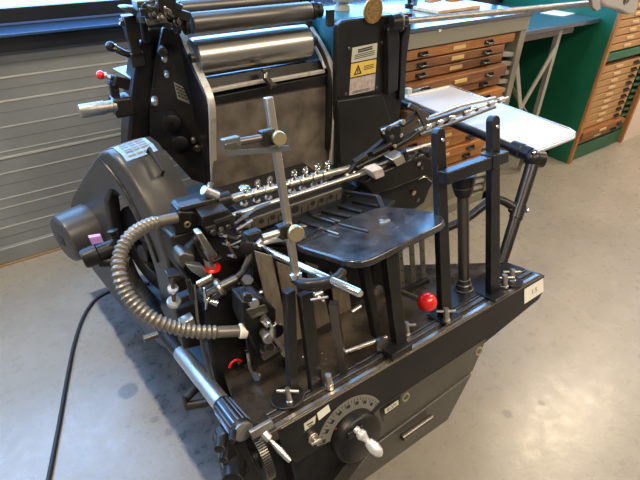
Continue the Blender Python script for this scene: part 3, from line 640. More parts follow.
tubeYY([(392,160,1.18),(402,153,1.16),(415,149,1.15),(430,145,1.15)], 2.6, 'steel', 'curved_feeler', hb)
tubeYY([(376,166,1.15),(392,160,1.14),(400,158,1.13)], 2.0, 'dsteel', 'link_rod', hb)
b = MB(); p = PY(426,152,1.13); b.lathe(p, W(.3,-1,.2), [(-.03,.02),(.02,.02),(.025,.012)], 14); part('latch_knob', b, 'black', hb)
b = MB(); b.beam(PY(407,160,1.12), PY(403,150,1.12), .018,.018); b.beam(PY(411,161,1.12), PY(418,152,1.12), .014,.02); part('latch', b, 'black', hb, .003)

# --- ink end: rails, bed, drum and rollers
def strip_rail(pts, x, wd, th, name, m, par=None):
    q = [PX(px, py, x) for px, py in pts]; q = smooth(q, 5); b = MB()
    # ribbon following the curve, width along x, thickness along the normal in the x plane
    va = []
    for i, p in enumerate(q):
        t = (q[min(i+1,len(q)-1)]-q[max(i-1,0)]).normalized(); nn = W(1,0,0).cross(t)
        if nn.y > 0: nn = -nn
        va.append([b.b.verts.new(v_) for v_ in (p, p+W(wd,0,0), p+W(wd,0,0)-nn*th, p-nn*th)])
    for a, c in zip(va, va[1:]):
        for j in range(4): b.b.faces.new((a[j], a[(j+1)%4], c[(j+1)%4], c[j]))
    b.b.faces.new(va[0][::-1]); b.b.faces.new(va[-1]); return part(name, b, m, par, .001), q
XL, XR = .60, 1.175
rl, ql = strip_rail([(177,28),(182,40),(188,54),(196,71),(203,86),(208,100),(210,118),(210.5,150),(212,190)], XL, .025, .02, 'runner_rail', 'rail')
rr, qr = strip_rail([(310,27),(317,38),(324,50),(330,64),(333.5,78),(334,95),(334,120),(331,165)], XR, .016, .02, 'runner_rail', 'rail')
tk = MB()
for (px, py) in ((210.5,145),(210.5,150),(211.5,176)):
    p = PX(px,py,XL+.013); tk.cbox(p-W(0,.001,0), W(.010,0,0), W(0,.004,0), W(0,0,.006))
part('rail_mark', tk, 'ink', rl)
# cheek castings behind the rails
def cheek(q, x, t, name):
    # profile in the x plane from the rail curve back to a rear outline
    pts = [W(x, p.y+.012, p.z) for p in q[::3]]; z0 = pts[-1].z
    pts += [W(x, 1.72, z0-.02), W(x, 2.12, z0-.02), W(x, 2.20, .98), W(x, 2.05, 1.22), W(x, pts[0].y+.12, pts[0].z+.06), W(x, pts[0].y+.02, pts[0].z+.05)]
    return part(name, MB().prism(pts, W(t,0,0)), 'black', None, .004)
ck = cheek(ql, XL-.006, .03, 'side_cheek'); ck2 = cheek(qr, XR-.012, .03, 'side_cheek')
strip_rail([(305,29),(312,41),(319,54),(325,68)], XR-.03, .008, .012, 'inner_rail', 'rail')
strip_rail([(184,42),(192,57),(199,71),(204,84)], XL+.034, .010, .012, 'inner_rail', 'rail')
bd = MB(); bd.prism([PY(213,104,1.67), PY(331,82.5,1.60+.07), PY(333,175,1.67), PY(214,205,1.67)], W(0,.03,0)); bed = part('printing_bed', bd, 'bed', None, .002, 'worn brown steel bed')
bd = MB(); bd.prism([PY(211,97.5,1.655), PY(331,74,1.655), PY(331,84,1.655), PY(212,105.5,1.655)], W(0,.05,0)); part('bed_clamp', bd, 'black', bed, .002)
for q in (((209,90),(266,79.5),(266,82.2),(210,93.3)), ((272,79.5),(325,70),(325,73),(273,82.5))):
    part('ruler_strip', MB().prism([PY(*t_,1.66) for t_ in q], W(0,.02,0)), 'rail', bed, .001)
b = MB(); b.prism([PY(208,79,1.70), PY(322,60,1.70), PY(328,72,1.68), PY(210,92,1.68)], W(0,.03,0)); part('dark_web', b, 'blackm', bed)
b = MB(); hp = [PY(263,72,1.63), PY(270,71,1.63)]; b.tube([PY(266,72,1.64), PY(265,78,1.63), PY(269,83,1.63), PY(270,88,1.64)], .010, 10); b.cbox(PY(266,70,1.64), W(.035,0,0), W(0,.02,0), W(0,0,.014)); b.cbox(PY(272,85,1.64), W(.03,0,0), W(0,.02,0), W(0,0,.014)); part('bed_hook', b, 'dsteel', bed, .002)
def cyl(a, c, r, m, name, par=None, ends=True, n=40):
    d = (c-a).normalized(); ln = (c-a).length; return part(name, MB().lathe(a, d, [(0,r*.93),(.006,r),(ln-.006,r),(ln,r*.93)], n), m, par)
DY = 1.735
da = PY(200,57,DY); dr = rp(da,18.5); dc = PY(308,42,DY); da.y = dc.y = DY; dc.z = da.z = (da.z+dc.z)/2
drum = cyl(W(XL+.012,DY,da.z), W(1.105,DY,da.z), dr, 'drum', 'ink_drum')
b = MB(); b.tube([W(XL-.0,DY,da.z), W(XR-.02,DY,da.z)], .02, 14); part('axle', b, 'dsteel', drum)
lowr = cyl(PY(207,84,1.76), PY(318,66,1.76), rp(da,8), 'roller', 'ink_roller')
def axial(px, py, y, r, x0, x1, m, name):
    p = PY(px, py, y); return cyl(W(x0,y,p.z), W(x1,y,p.z), rp(p,r), m, name), p
r1, pr1 = axial(250, 17.5, 1.70, 9.6, XL+.01, 1.10, 'roller', 'ink_roller')
r2, pr2 = axial(250, 2.5, 1.78, 7, XL-.01, 1.09, 'roller', 'ink_roller')
for (rl_, p, y, rr_) in ((r1, pr1, 1.70, 9.0), (r2, pr2, 1.78, 6.5)):
    for x, sx in ((XL-.0,-1),(1.102,1)):
        q = W(x, y, p.z); k = rp(p, rr_)
        part('roller_bearing', MB().lathe(q, W(sx,0,0), [(0,k*.5),(.004,k*1.0),(.018,k*1.0),(.02,k*.6),(.035,k*.6),(.036,k*.85),(.05,k*.85),(.052,k*.3)], 24), 'black', rl_)
# fountain clutter at the top left
def Yb(px, py, m, sx, sy, sz, y=1.75, name='ink_fountain_part', par=None, bev=.003, rot=0.):
    c = PY(px,py,y); x = W(math.cos(rot),0,math.sin(rot)); z = W(-math.sin(rot),0,math.cos(rot))
    return part(name, MB().cbox(c, x*sx, W(0,sy,0), z*sz), m, par, bev)
fo = Yb(158,12,'black',.12,.14,.07,1.74,'fountain_bracket')
Yb(150,4,'dsteel',.10,.06,.03,1.72,'fountain_bar',fo); Yb(163,3,'blackm',.06,.10,.08,1.70,'fountain_cheek',fo)
for (px,py,r,m,y) in ((148,7,2.6,'dsteel',1.66),(163,8,2.8,'steel',1.66),(152,15,4.0,'black',1.65),(160,18,3.4,'dsteel',1.64),(168,14,4.2,'black',1.65),(172,5,2.6,'steel',1.67),(177,22,5.0,'black',1.66),(185,21,5.2,'black',1.69)):
    p = PY(px,py,y); part('fountain_screw', MB().lathe(p, W(.5,-1,.3), [(-.02,rp(p,r)),(.0,rp(p,r)),(.002,rp(p,r)*.7),(.012,rp(p,r)*.6),(.013,rp(p,r)*.3)], 14), m, fo)
for (ax_,ay_,bx_,by_,w1,m) in ((140,12,158,9,.022,'blackm'),(146,22,166,19,.02,'dsteel'),(155,4,170,12,.018,'dsteel'),(163,22,172,27,.024,'black'),(143,4,152,12,.016,'black'),(168,2,182,8,.02,'black'),(172,12,190,17,.03,'black')):
    part('fountain_lever', MB().beam(PY(ax_,ay_,1.67), PY(bx_,by_,1.66), .03, w1), m, fo, .003)
b = MB(); b.tube([PY(150,13,1.66), PY(173,17,1.66)], .012, 12); b.tube([PY(143,20,1.68), PY(146,40,1.75)], .012, 12); part('fountain_link', b, 'blackm', fo)
b = MB(); b.prism([PY(121,7,1.8), PY(128,6,1.8), PY(150,9,1.8), PY(152,17,1.8), PY(138,17,1.8), PY(122,9.5,1.8)], W(0,.05,0)); part('top_lever', b, 'glass', fo, .004)
b = MB(); b.tube(smooth([PY(120,22,1.85), PY(126,20,1.85), PY(136,20,1.85), PY(144,22,1.85)],4), .010, 10); b.tube([PY(120,22,1.85), PY(124,24,1.85), PY(131,24,1.85)], .010, 10); part('curved_handle', b, 'dsteel', fo)
b = MB(); b.cbox(PY(133,27,1.85), W(.06,0,0), W(0,.05,0), W(0,0,.08)); b.cbox(PY(134,43,1.85), W(.035,0,0), W(0,.036,0), W(0,0,.08)); b.cbox(PY(137,59,1.86), W(.05,0,0), W(0,.045,0), W(0,0,.05)); part('control_post', b, 'black', fo, .004)
# outer column of the side frame
col = [(150,27),(145,33),(139,48),(135,70),(131,100),(128,140),(128,165),(153,168),(154,120),(157,80),(160,50),(163,32),(157,26)]
part('side_column', MB().prism([PY(x,y,1.88) for x, y in col], W(0,.12,0)), 'black', None, .012)
b = MB(); b.prism([PY(163,28,1.82), PY(178,30,1.80), PY(192,62,1.78), PY(203,90,1.75), PY(208,130,1.74), PY(208,185,1.74), PY(192,180,1.78), PY(165,150,1.82), PY(150,165,1.86),PY(150,100,1.86), PY(155,60,1.86)], W(0,.02,0))
fw_ = part('frame_web', b, 'black', None, .004)
for (px,py,r,m) in ((166,52,4.5,'blackm'),(168,59,3.0,'steel'),(170,75,2.5,'alu'),(175,123,9,'blackm'),(175,123,5,'black'),(204,125,4,'alu'),(196,140,3,'steel'),(158,102,3.5,'alu'),(183,143,8,'blackm'),(200,148,4,'dsteel')):
    p = PY(px,py,1.76); part('frame_bolt', MB().lathe(p+W(0,.04,0), W(-.3,-1,0), [(0,rp(p,r)),(.045,rp(p,r)),(.05,rp(p,r)*.7)], 20), m, fw_)
npz = 1.735
pq = [PY(174,82,npz), PY(183,87,npz), PY(190,104,npz), PY(178,99,npz)]
npt = part('name_plate', MB().prism(pq, W(0,.004,0)), 'scale', fw_)
b = MB()
for k in range(4):
    for s_ in (.1,.4,.7): 
        a = pq[0].lerp(pq[3], .15+.2*k).lerp(pq[1].lerp(pq[2], .15+.2*k), s_); c = pq[0].lerp(pq[3], .15+.2*k).lerp(pq[1].lerp(pq[2], .15+.2*k), s_+.22); b.beam(a-W(0,.001,0), c-W(0,.001,0), .002, .006)
part('plate_print', b, 'ink', npt)
# levers at left
b1 = PY(110.5,46.5,1.85); b = MB(); b.tube(smooth([b1, PY(117,49.5,1.85), PY(124,53,1.86), PY(132,55,1.87), PY(142,54,1.88)],4), .012, 12); ll = part('hand_lever', b, 'dsteel'); part('ball_knob', MB().ball(b1, rp(b1,4.8)), 'black', ll); part('knob_ferrule', MB().lathe(PY(114,48,1.85), W(1,0,-.35), [(-.008,.016),(.006,.014)], 14), 'chrome', ll)
b2 = PY(100.5,75,1.83); b = MB(); b.tube([b2, PY(110,78,1.83)], .009, 10); l2 = part('hand_lever', b, 'alu'); part('ball_knob', MB().ball(b2, rp(b2,4.2)), 'red', l2, 0, 'small dark red ball'); part('knob_ferrule', MB().lathe(PY(103,75.5,1.83), W(1,0,-.1), [(0,.011),(.012,.011)], 12), 'alu', l2)
b = MB(); b.beam(PY(111,80,1.83), PY(126,84,1.85), .05, .04); b.beam(PY(113,80,1.83), PY(116,101,1.83), .03, .025, W(0,1,0)); b.beam(PY(113,101,1.83), PY(124,107,1.85), .04, .05); lb_ = part('lever_bracket', b, 'blackm', l2, .004)
b = MB(); b.prism([PZ(113,70,1.20), PZ(129,66,1.20), PZ(131,80,1.20)], W(0,0,.006)); part('bracket_plate', b, 'glass', l2)
b = MB(); a, c = PY(79.5,111.5,1.8), PY(116,105.5,1.8); d = (c-a).normalized(); ln = (c-a).length; b.lathe(a, d, [(0,.022),(.003,.024),(ln*.68,.024),(ln*.69,.021),(ln*.9,.021),(ln*.92,.024),(ln,.024)], 24); hg = part('hand_grip', b, 'worn', None, 0, 'knurled metal hand grip')
part('grip_socket', MB().cbox(PY(122,105,1.82), W(.07,0,0), W(0,.08,0), W(0,0,.07)), 'black', hg, .008)

# --- flywheel guard
ph = math.radians(15); GN = W(math.cos(ph), math.sin(ph), 0); GU = W(-math.sin(ph), math.cos(ph), 0)
GP = EYE + ray(110,200)*1.85
def G(px, py, o=0.): return PL(px, py, GP+GN*o, GN)
outl = [(176,328),(176,310),(173,285),(167,258),(158,232),(148,210),(137,190),(126,171),(116,157.5),(108,151),(101,152),(95,157.5),(83,177),(71.5,198),(70,204),(70,214),(78,245),(93,270),(120,305),(146,334),(164,348)]
go = [G(*q) for q in outl]
TH = .155
cen = G(118,250)
# side disc with an opening: outer outline bridged to a dished inner ring
b = MB(); n = len(go)
ctr = G(134,258); ru, rv = .15, abs(G(120,194).z-G(134,258).z)
rt_ = W(0,0,1)
def ang_of(p): d = p-ctr; return math.atan2(d.dot(rt_), d.dot(GU))
o_v = [b.b.verts.new(p) for p in go]
inn = []
for p in go:
    d = p-ctr; a = math.atan2(d.dot(rt_), d.dot(GU)); inn.append(ctr + GU*math.cos(a)*ru + rt_*math.sin(a)*rv)
i_v = [b.b.verts.new(p) for p in inn]; i2 = [b.b.verts.new(p+GN*.05) for p in inn]; o2 = [b.b.verts.new(p+GN*TH) for p in go]
for i in range(n):
    j = (i+1)%n
    b.b.faces.new((o_v[i], o_v[j], i_v[j], i_v[i])); b.b.faces.new((i_v[i], i_v[j], i2[j], i2[i])); b.b.faces.new((o_v[i], o2[i], o2[j], o_v[j]))
M['guard'] = mat('grey_black_guard_enamel', (.040,.040,.038), .36, col2=(.052,.05,.046), scale=6, rvar=.05)
gd = part('flywheel_guard', b, 'guard', None, .012); gd.modifiers['bevel'].segments = 4; 
sh = gd.modifiers.new('shell', 'SOLIDIFY'); sh.thickness = .004; sh.offset = 0
# raised lip along the top rim
lip = MB(); lq = [G(x,y,-.004) for x, y in ((100,159),(110,170),(124,190),(137,214),(150,240),(158,262))]
lip.tube(smooth(lq,4), .006, 8); part('rim_bead', lip, 'black', gd)
# flywheel in the opening
fc = ctr+GN*.055
b = MB(); b.arcplate(fc, GN, .10, .19, .07, 0, 2*math.pi, 48, GU)
for k in range(5):
    a = 2*math.pi*k/5+.4; d = GU*math.cos(a)+rt_*math.sin(a); b.beam(fc+GN*.03+d*.03, fc+GN*.03+d*.12, .03, .03, GN)
b.lathe(fc+GN*-.02, GN, [(0,.035),(.08,.04)], 24); part('flywheel', b, 'blackm', gd, .003)
part('guard_back', MB().prism([ctr+GN*.13+GU*math.cos(2*math.pi*k/24)*.2+rt_*math.sin(2*math.pi*k/24)*.3 for k in range(24)], GN*.004), 'rubber', gd)
# label and handle on the rim
def rimpt(f, o):   # f index along outline
    i = int(f); t = f-i; return go[i].lerp(go[(i+1)%n], t)+GN*o
nrm = lambda i: (go[i+1]-go[i]).cross(GN).normalized()
def outn(i):
    q = nrm(int(i)); return q if q.dot(go[int(i)]-G(100,250)) > 0 else -q
b = MB(); fs = [10.0,9.6,9.0,8.5,8.0,7.5]
va = []
for f in fs:
    k = outn(f)*.004; va.append((b.b.verts.new(rimpt(f,.02)+k), b.b.verts.new(rimpt(f,.135)+k)))
for a, c in zip(va, va[1:]): b.b.faces.new((a[0],a[1],c[1],c[0]))
lbg = part('guard_label', b, 'bluep', gd)
b = MB()
for f in (9.7,9.45,9.2,8.9,8.6,8.3,8.0,7.75):
    k = outn(f)*.0055; a = rimpt(f,.035)+k; c = rimpt(f,.12)+k; tdir = (rimpt(f-.12,0)-rimpt(f,0)).normalized()
    for s0_, s1_ in ((0,.3),(.36,.6),(.66,1)): b.beam(a.lerp(c,s0_), a.lerp(c,s1_), .0008, .006, tdir)
part('label_lines', b, 'scale', lbg)
k = outn(7); hpts = [rimpt(7.6,.10)+k*.003, rimpt(7.6,.10)+k*.028, rimpt(6.2,.10)+k*.028, rimpt(6.2,.10)+k*.003]
part('guard_handle', MB().tube(hpts, .006, 10), 'rubber', gd)
# motor cap left of the guard
mc0 = G(62,240,-.13); mc1 = G(100,236,.0)
axm = GN
b = MB(); b.lathe(mc0, axm, [(0,.085),(.003,.092),(.010,.101),(.022,.104),(.14,.106)], 40); mc = part('motor_cap', b, 'guard')
part('cap_opening', MB().prism([mc0-GN*.002+GU*(-.02)+rt_*(-.022), mc0-GN*.002+GU*.026+rt_*(-.030), mc0-GN*.002+GU*.024+rt_*.024, mc0-GN*.002+GU*(-.02)+rt_*.022], GN*.003), 'ink', mc)
# sensor knob between cap and hose
sp_ = PY(92,256,1.45); b = MB(); b.lathe(sp_, W(1,.0,.12), [(-.03,.030),(-.02,.034),(.02,.034),(.024,.028),(.09,.028)], 24); kn = part('valve_knob', b, 'blackm')
part('knob_tag', MB().prism([PY(89,238,1.44), PY(101,236,1.44), PY(104,242.5,1.44), PY(92,245,1.44)], W(0,.012,.004)), 'purple', kn, .001)
b = MB(); b.tube([PY(108,250,1.44), PY(116,240,1.44), PY(114,234,1.44)], .012, 12); b.lathe(PY(113,233,1.44), W(0,.2,1), [(0,.014),(.01,.018),(.012,.012)], 14); part('valve_stem', b, 'black', kn)
b = MB(); b.tube([PY(100,262,1.44), PY(130,262,1.40)], .018, 12); part('valve_pipe', b, 'blackm', kn)

# --- ribbed hose
hp = [(176,218,1.14),(162,221,1.13),(146,226,1.11),(131,236,1.08),(121,252,1.05),(119,272,1.01),(126,292,.98),(139,308,.95),(157,321,.92),(180,329,.90),(205,332,.88),(240,331,.86)]
hq = smooth([PY(*q) for q in hp], 24); out_, rad = [], []
s_ = 0
for i, p in enumerate(hq):
    if i: s_ += (p-hq[i-1]).length
    sm = i < 20 or i > len(hq)-24
    out_.append(p); rad.append(rp(p, 7.1 if sm else 7.1+1.1*math.sin(s_*2*math.pi/.0115)))
# resample evenly for clean ribs
tot = [0]
for a, c in zip(hq, hq[1:]): tot.append(tot[-1]+(c-a).length)
N_ = int(tot[-1]/.0023); pts, rad, j = [], [], 0
for i in range(N_+1):
    s_ = tot[-1]*i/N_
    while j < len(tot)-2 and tot[j+1] < s_: j += 1
    t = (s_-tot[j])/max(1e-9, tot[j+1]-tot[j]); p = hq[j].lerp(hq[j+1], t); pts.append(p)
    smt = s_ < .06 or s_ > tot[-1]-.06
    rad.append(.0158 if smt else .0172+.0022*math.sin(s_*2*math.pi/.0138))
hs = part('ribbed_hose', MB().tube(pts, rad, 18), 'hose', None, 0, 'ribbed grey air hose')
e = pts[-1]; d = (pts[-1]-pts[-6]).normalized(); part('hose_coupling', MB().lathe(e-d*.004, d, [(0,.017),(.003,.021),(.020,.021),(.023,.016)], 24), 'paper', hs, 0, 'white plastic coupling')
e = pts[0]; part('hose_coupling', MB().tube([PY(188,214,1.15), PY(172,219,1.14)], rp(e,4.6), 16), 'steel', hs, 0, 'steel pipe stub')

# --- left feeder head (suction bar end housing and clutter)
def YP(pts, y, dy, m, name, par=None, bev=.004): return part(name, MB().prism([PY(a,c,y) for a, c in pts], W(0,dy,0)), m, par, bev)
hsg = YP([(177,212),(180,208),(222,195),(234,198),(236,203),(226,210),(196,216),(180,220)], 1.14, .06, 'black', 'bar_housing')
YP([(180,207.5),(215,199),(217,202),(183,211)], 1.135, .03, 'dsteel', 'housing_ridge', hsg, .001)
YP([(180,212),(196,212),(200,222),(192,232),(176,235),(173,226)], 1.13, .06, 'black', 'housing_lug', hsg)
p = PY(187.5,224.5,1.128); part('brass_nipple', MB().ring(p, W(0,-1,0), .0075, .0035), 'brass', hsg)
part('bar_clamp', MB().lathe(PY(223,200,1.15), dv, [(-.02,.024),(.02,.024),(.024,.018)], 20), 'black', hsg)
b = MB(); b.lathe(PY(203,190,1.15), (PY(217,196,1.15)-PY(203,190,1.15)), [(0,.013),(.002,.015),(.05,.015),(.052,.010)], 16); hk = part('tommy_knob', b, 'alu', hsg)
b = MB(); b.tube([PY(211,183,1.16), PY(208,192,1.16)], .009, 10); part('tommy_pin', b, 'steel', hk)
part('bar_sleeve', MB().tube([PY(228,200,1.15), PY(243,195,1.16)], rp(p,4.4), 16), 'steel', hsg)
# square gearbox block with ridges
gb = YP([(202,217),(228,209),(236,218),(234,228),(210,236),(203,228)], 1.08, .09, 'black', 'gear_block')
YP([(206,228),(216,225),(216,229),(207,232)], 1.075, .02, 'dsteel', 'block_slot', gb, .001); YP([(214,221),(232,215),(233,218),(215,225)], 1.075, .02, 'ink', 'block_slot', gb, .001)
for px in (213,221,228):
    p = PY(px,232-(px-213)*.35,1.07); part('block_screw', MB().lathe(p, W(0,-1,0), [(0,.009),(.008,.008)], 12), 'dsteel', gb)
# crank arm with red washer
ca_ = part('swing_arm', MB().prism([PY(196,234,1.03), PY(202,232,1.03), PY(212,247,1.03), PY(219,258,1.03), PY(213,260,1.03), PY(205,252,1.03)], W(0,.03,0)), 'steel', None, .004)
YP([(196,238),(204,254),(212,262),(222,257),(223,260),(212,266),(202,258),(194,244)], 1.035, .02, 'black', 'arm_web', ca_)
part('arm_shaft', MB().tube([PY(205,246,1.05), PY(211,268,1.05)], rp(p,5.5), 18), 'steel', ca_)
b = MB(); b.arcplate(PY(212,268,1.045), W(.05,-.12,1), .012, .025, .003, 0, 2*math.pi, 28); part('red_washer', b, 'red', ca_, 0, 'flat red washer')
YP([(185,264),(203,267),(212,277),(204,280),(192,272)], 1.04, .03, 'alu', 'arm_plate', ca_)
YP([(179,256),(184,253),(195,256),(195,262),(186,262),(184,270),(180,266)], 1.0, .05, 'dsteel', 'angle_clamp')
# stack of small steel collars
for i, (px,py) in enumerate(((206,280),(209,285),(213,290),(217,296))):
    p = PY(px,py,.98); part('thin_collar', MB().lathe(p, W(1,-.3,.45), [(-.025,.010),(.02,.010)], 12), 'dsteel' if i%2 else 'steel')
cr_ = part('clamp_ring', MB().ring(PY(220,287,.95), W(1,-.2,.45), .020, .007), 'steel')
part('ring_shaft', MB().tube([PY(216,289,.95), PY(236,279,.95)], .014, 14), 'dsteel', cr_)
tubeYY([(234,280,.95),(243,272,.95),(249,258,.98),(249,246,1.0)], 3.6, 'rubber', 'bent_hose')
p = PY(248,248,.98); part('pivot_boss', MB().lathe(p, W(-.4,-1,.2), [(-.03,.020),(.0,.020),(.004,.014)], 18), 'black')
# small silver bits
for (px,py,r,m,yd) in ((227,244,2,'steel',1.05),(232,256,2,'steel',1.05),(224,236,1.8,'chrome',1.05),(240,214,2,'dsteel',1.1),(244,226,1.8,'steel',1.1),(236,247,1.6,'steel',1.05),(240,233,2.4,'dsteel',1.06),(243,239,2.6,'black',1.06)):
    p = PY(px,py,yd); part('link_pin', MB().lathe(p, W(.5,-1,.3), [(-.015,rp(p,r)*.6),(0,rp(p,r)*.6),(.001,rp(p,r)),(.008,rp(p,r))], 12), m)
tubeYY([(226,240,1.05),(232,252,1.05),(236,258,1.05)], 1.2, 'steel', 'thin_link'); tubeYY([(230,246,1.04),(241,241,1.04)], 1.6, 'dsteel', 'thin_link'); tubeYY([(236,230,1.08),(252,221,1.1)], 1.8, 'steel', 'thin_link'); tubeYY([(234,224,1.08),(248,216,1.1)], 1.5, 'dsteel', 'thin_link'); tubeYY([(238,237,1.06),(247,232,1.08)], 1.4, 'steel', 'thin_link')
tubeYY([(200,238,1.08),(190,248,1.06),(186,256,1.03)], 6, 'black', 'elbow_casting')
# wing nut and slender rods
p = PY(207,300,.93); b = MB(); b.tube([p, PY(217,303,.92)], [.004,.010], 12); b.tube([PY(204,288,.93), PY(206,300,.93)], [.003,.006], 10); b.tube([p, PY(206,309,.93)], [.006,.003], 10); b.ball(p, .009); part('wing_nut', b, 'chrome')
tubeYY([(194,285,.97),(198,320,.92),(203,350,.88),(212,380,.85)], 1.6, 'dsteel', 'pull_rod'); tubeYY([(188,280,.97),(193,300,.95)], 2.5, 'black', 'pull_rod')
for (px,py,r) in ((173,289,5.5),(174,302,7)):
    p = PY(px,py,1.0); kk = part('milled_wheel', MB().lathe(p, W(.05,-.35,1), [(-.006,rp(p,r)*.9),(-.004,rp(p,r)),(.004,rp(p,r)),(.006,rp(p,r)*.9)], 24), 'alu')
part('wheel_spindle', MB().tube([PY(172,278,1.0), PY(175,312,1.0)], .006, 10), 'dsteel')
YP([(168,277),(182,274),(184,279),(170,284)], 1.0, .04, 'black', 'wheel_bracket'); YP([(178,300),(194,293),(196,298),(180,306)], 1.0, .03, 'blackm', 'wheel_bracket')
YP([(181,325),(194,318),(196,323),(184,330)], .95, .03, 'steel', 'angle_clamp', None, .002)
YP([(176,310),(200,302),(204,345),(184,350)], 1.02, .05, 'blackm', 'rear_block')
# main left pillar
f = T(238,412,0); 
b = MB(); b.prism([V(204,296,.30), V(240,286,.30), V(246,330,.30), V(250,395,.30), V(238,425,.30), V(222,408,.30), V(209,350,.30)], TV*.07); lp = part('left_pillar', b, 'blackm', None, .008)
b = MB(); b.prism([V(170,236,.42), V(200,226,.42), V(246,240,.42), V(250,262,.42), V(242,292,.42), V(204,300,.42), V(180,270,.42)], TV*.14); part('feeder_head_casting', b, 'black', None, .01)
c = V(236,366,.27); b = MB(); b.ring(c, -TV, .020, .004, 18, 8, math.radians(-75), math.radians(75), TN); part('red_indicator', b, 'red', lp, 0, 'red arc mark')
for (q, r, m) in (((240,370),.016,'black'),((243,385),.014,'blackm'),((238,362),.006,'dsteel')):
    p = V(*q,.295); part('pillar_bolt', MB().lathe(p, -TV, [(0,r),(.010,r),(.012,r*.7)], 18), m, lp)
# valve block at the hose end
vb_ = YP([(243,303),(262,298),(276,310),(278,345),(270,358),(258,356),(250,338),(243,322)], .84, .07, 'blackm', 'valve_block')
YP([(246,310),(266,305),(270,312),(252,320)], .835, .03, 'dsteel', 'block_face', vb_)
for (px,py,r,l_,m) in ((275,329,8.0,.030,'chrome'),(267,337,5.5,.018,'worn'),(268,345,5.2,.02,'black'),(253,302,5.0,.01,'steel'),(246,296,5.5,.015,'black'),(283,352,3.0,.0,'brass')):
    p = PY(px,py,.80); part('valve_knob', MB().lathe(p, W(-.1,-1,.25), [(-.03,rp(p,r)*.8),(-.004,rp(p,r)*.85),(0,rp(p,r)),(.012,rp(p,r)),(.014,rp(p,r)*.9)], 24), m, vb_)
part('valve_stem', MB().tube([PY(262,317,.83), PY(269,325,.825)], .013, 14), 'chrome', vb_)
part('valve_stem', MB().tube([PY(272,336,.81), PY(284,350,.78)], .006, 10), 'steel', vb_)
YP([(262,353),(276,347),(279,352),(264,361)], .82, .02, 'steel', 'valve_tag', vb_, .001)
tubeYY([(243,290,.95),(255,300,.9)], 7, 'blackm', 'elbow_casting', vb_); tubeYY([(236,300,.95),(254,296,.9),(262,292,.9)], 2.2, 'steel', 'thin_link')
YP([(238,284),(254,280),(262,292),(250,298),(240,294)], .93, .04, 'black', 'upper_valve', vb_)
p = PY(247,281,.92); part('hex_nut', MB().lathe(p, W(.1,-.5,1), [(-.008,.017),(.008,.017)], 6), 'dsteel', vb_); part('hex_nut', MB().lathe(PY(253,298,.88), W(.1,-.6,1), [(-.006,.016),(.006,.016)], 6), 'steel', vb_)
tubeYY([(248,353,.86),(250,368,.84),(256,380,.83)], 1.8, 'steel', 'pull_rod'); tubeYY([(246,350,.9),(262,385,.85),(275,395,.82)], 1.4, 'black', 'thin_cable')
b = MB(); b.lathe(PY(257,376,.82), W(-1,-.3,.2), [(-.004,.014),(.004,.014)], 16); part('steel_disc', b, 'steel')
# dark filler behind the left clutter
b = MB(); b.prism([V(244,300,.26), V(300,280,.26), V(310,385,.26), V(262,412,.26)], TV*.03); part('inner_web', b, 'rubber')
# --- long lever tube with knurled end
lw = .02
ta, tb = T(152,338,lw), T(176,350,lw); e0, e1, e2 = T(181,353,lw), T(222,404,lw), T(243,431,lw)
xx_ = (e0.x+e2.x)/2
d = (e2-e0).normalized()
arm_ = part('lever_arm', MB().tube([T(126,262,lw+.02), T(150,300,lw+.02), T(168,338,lw), e0], [.016,.020,.026,.024], 18), 'black')
tb_ = part('lever_tube', MB().tube([e0, e1], [.0255,.0255], 28), 'alu', arm_, 0, 'smooth aluminium tube')
kr = MB(); ln = (e2-e1).length; kr.lathe(e1, d, [(0,.024),(.004,.027),(.008,.027),(ln-.004,.029),(ln,.027)], 36)
kg = part('grip_end', kr, 'black', arm_)
b = MB(); u = (W(0,0,1)-d*d.z).normalized(); w_ = d.cross(u)
for k in range(14):
    a = 2*math.pi*k/14; r_ = u*math.cos(a)+w_*math.sin(a); b.beam(e1+d*.012+r_*.027, e2-d*.012+r_*.029, .005, .005, r_)
part('grip_rib', b, 'glass', kg, .001); part('grip_cap', MB().lathe(e2, d, [(0,.0265),(.004,.0265),(.006,.023)], 28), 'worn', kg)
p = T(152,337,lw+.03); b = MB(); b.tube([PY(144,339,1.1), PY(158,334,1.1)], .012, 14); part('cross_pin', b, 'dsteel', arm_)
tubeYY([(196,388,.95),(186,398,.93),(186,406,.92),(205,403,.9),(216,398,.88)], 4.6, 'rubber', 'lower_hose')
# bar stub, silver handle and gear parts at the lower left
b = MB(); b.prism([V(250,433,.0), V(272,420.5,.0), V(275,427,.0), V(254,440,.0)], TV*.012); part('end_bar', b, 'worn', None, .002)
a, c = V(269,439,-.01), V(290,461,-.06); b = MB(); b.tube([a, a.lerp(c,.5), c], [.004,.009,.006], 12); b.lathe(a, (c-a), [(-.02,.012),(.0,.012),(.004,.006)], 14); part('small_lever', b, 'alu')
lh = part('lower_housing', MB().prism([V(222,420,.10), V(262,436,.10), V(300,440,.10), V(330,470,.10), V(330,520,.10), V(236,520,.10), V(218,450,.10)], TV*.05), 'rubber', None, .006)
part('cam_lever', MB().prism([V(219,440,.03), V(226,432,.03), V(236,446,.03), V(246,462,.03), V(250,472,.03), V(240,486,.03), V(228,478,.03), V(222,462,.03)], TV*.04), 'black', None, .005)
b = MB(); b.lathe(V(234,470,.02), W(-.6,-1,.2), [(-.02,.03),(.03,.026),(.034,.02)], 24); part('cam_roller', b, 'blackm')
for (px,py,r) in ((220,446,6),(224,457,5),(232,438,4)):
    p = V(px,py,.0); part('cam_bolt', MB().lathe(p, W(-.6,-1,.2), [(-.02,rp(p,r)),(.01,rp(p,r)*.9),(.012,rp(p,r)*.6)], 16), 'blackm')
gc_ = W(.235,.63,.583); GRx = .066
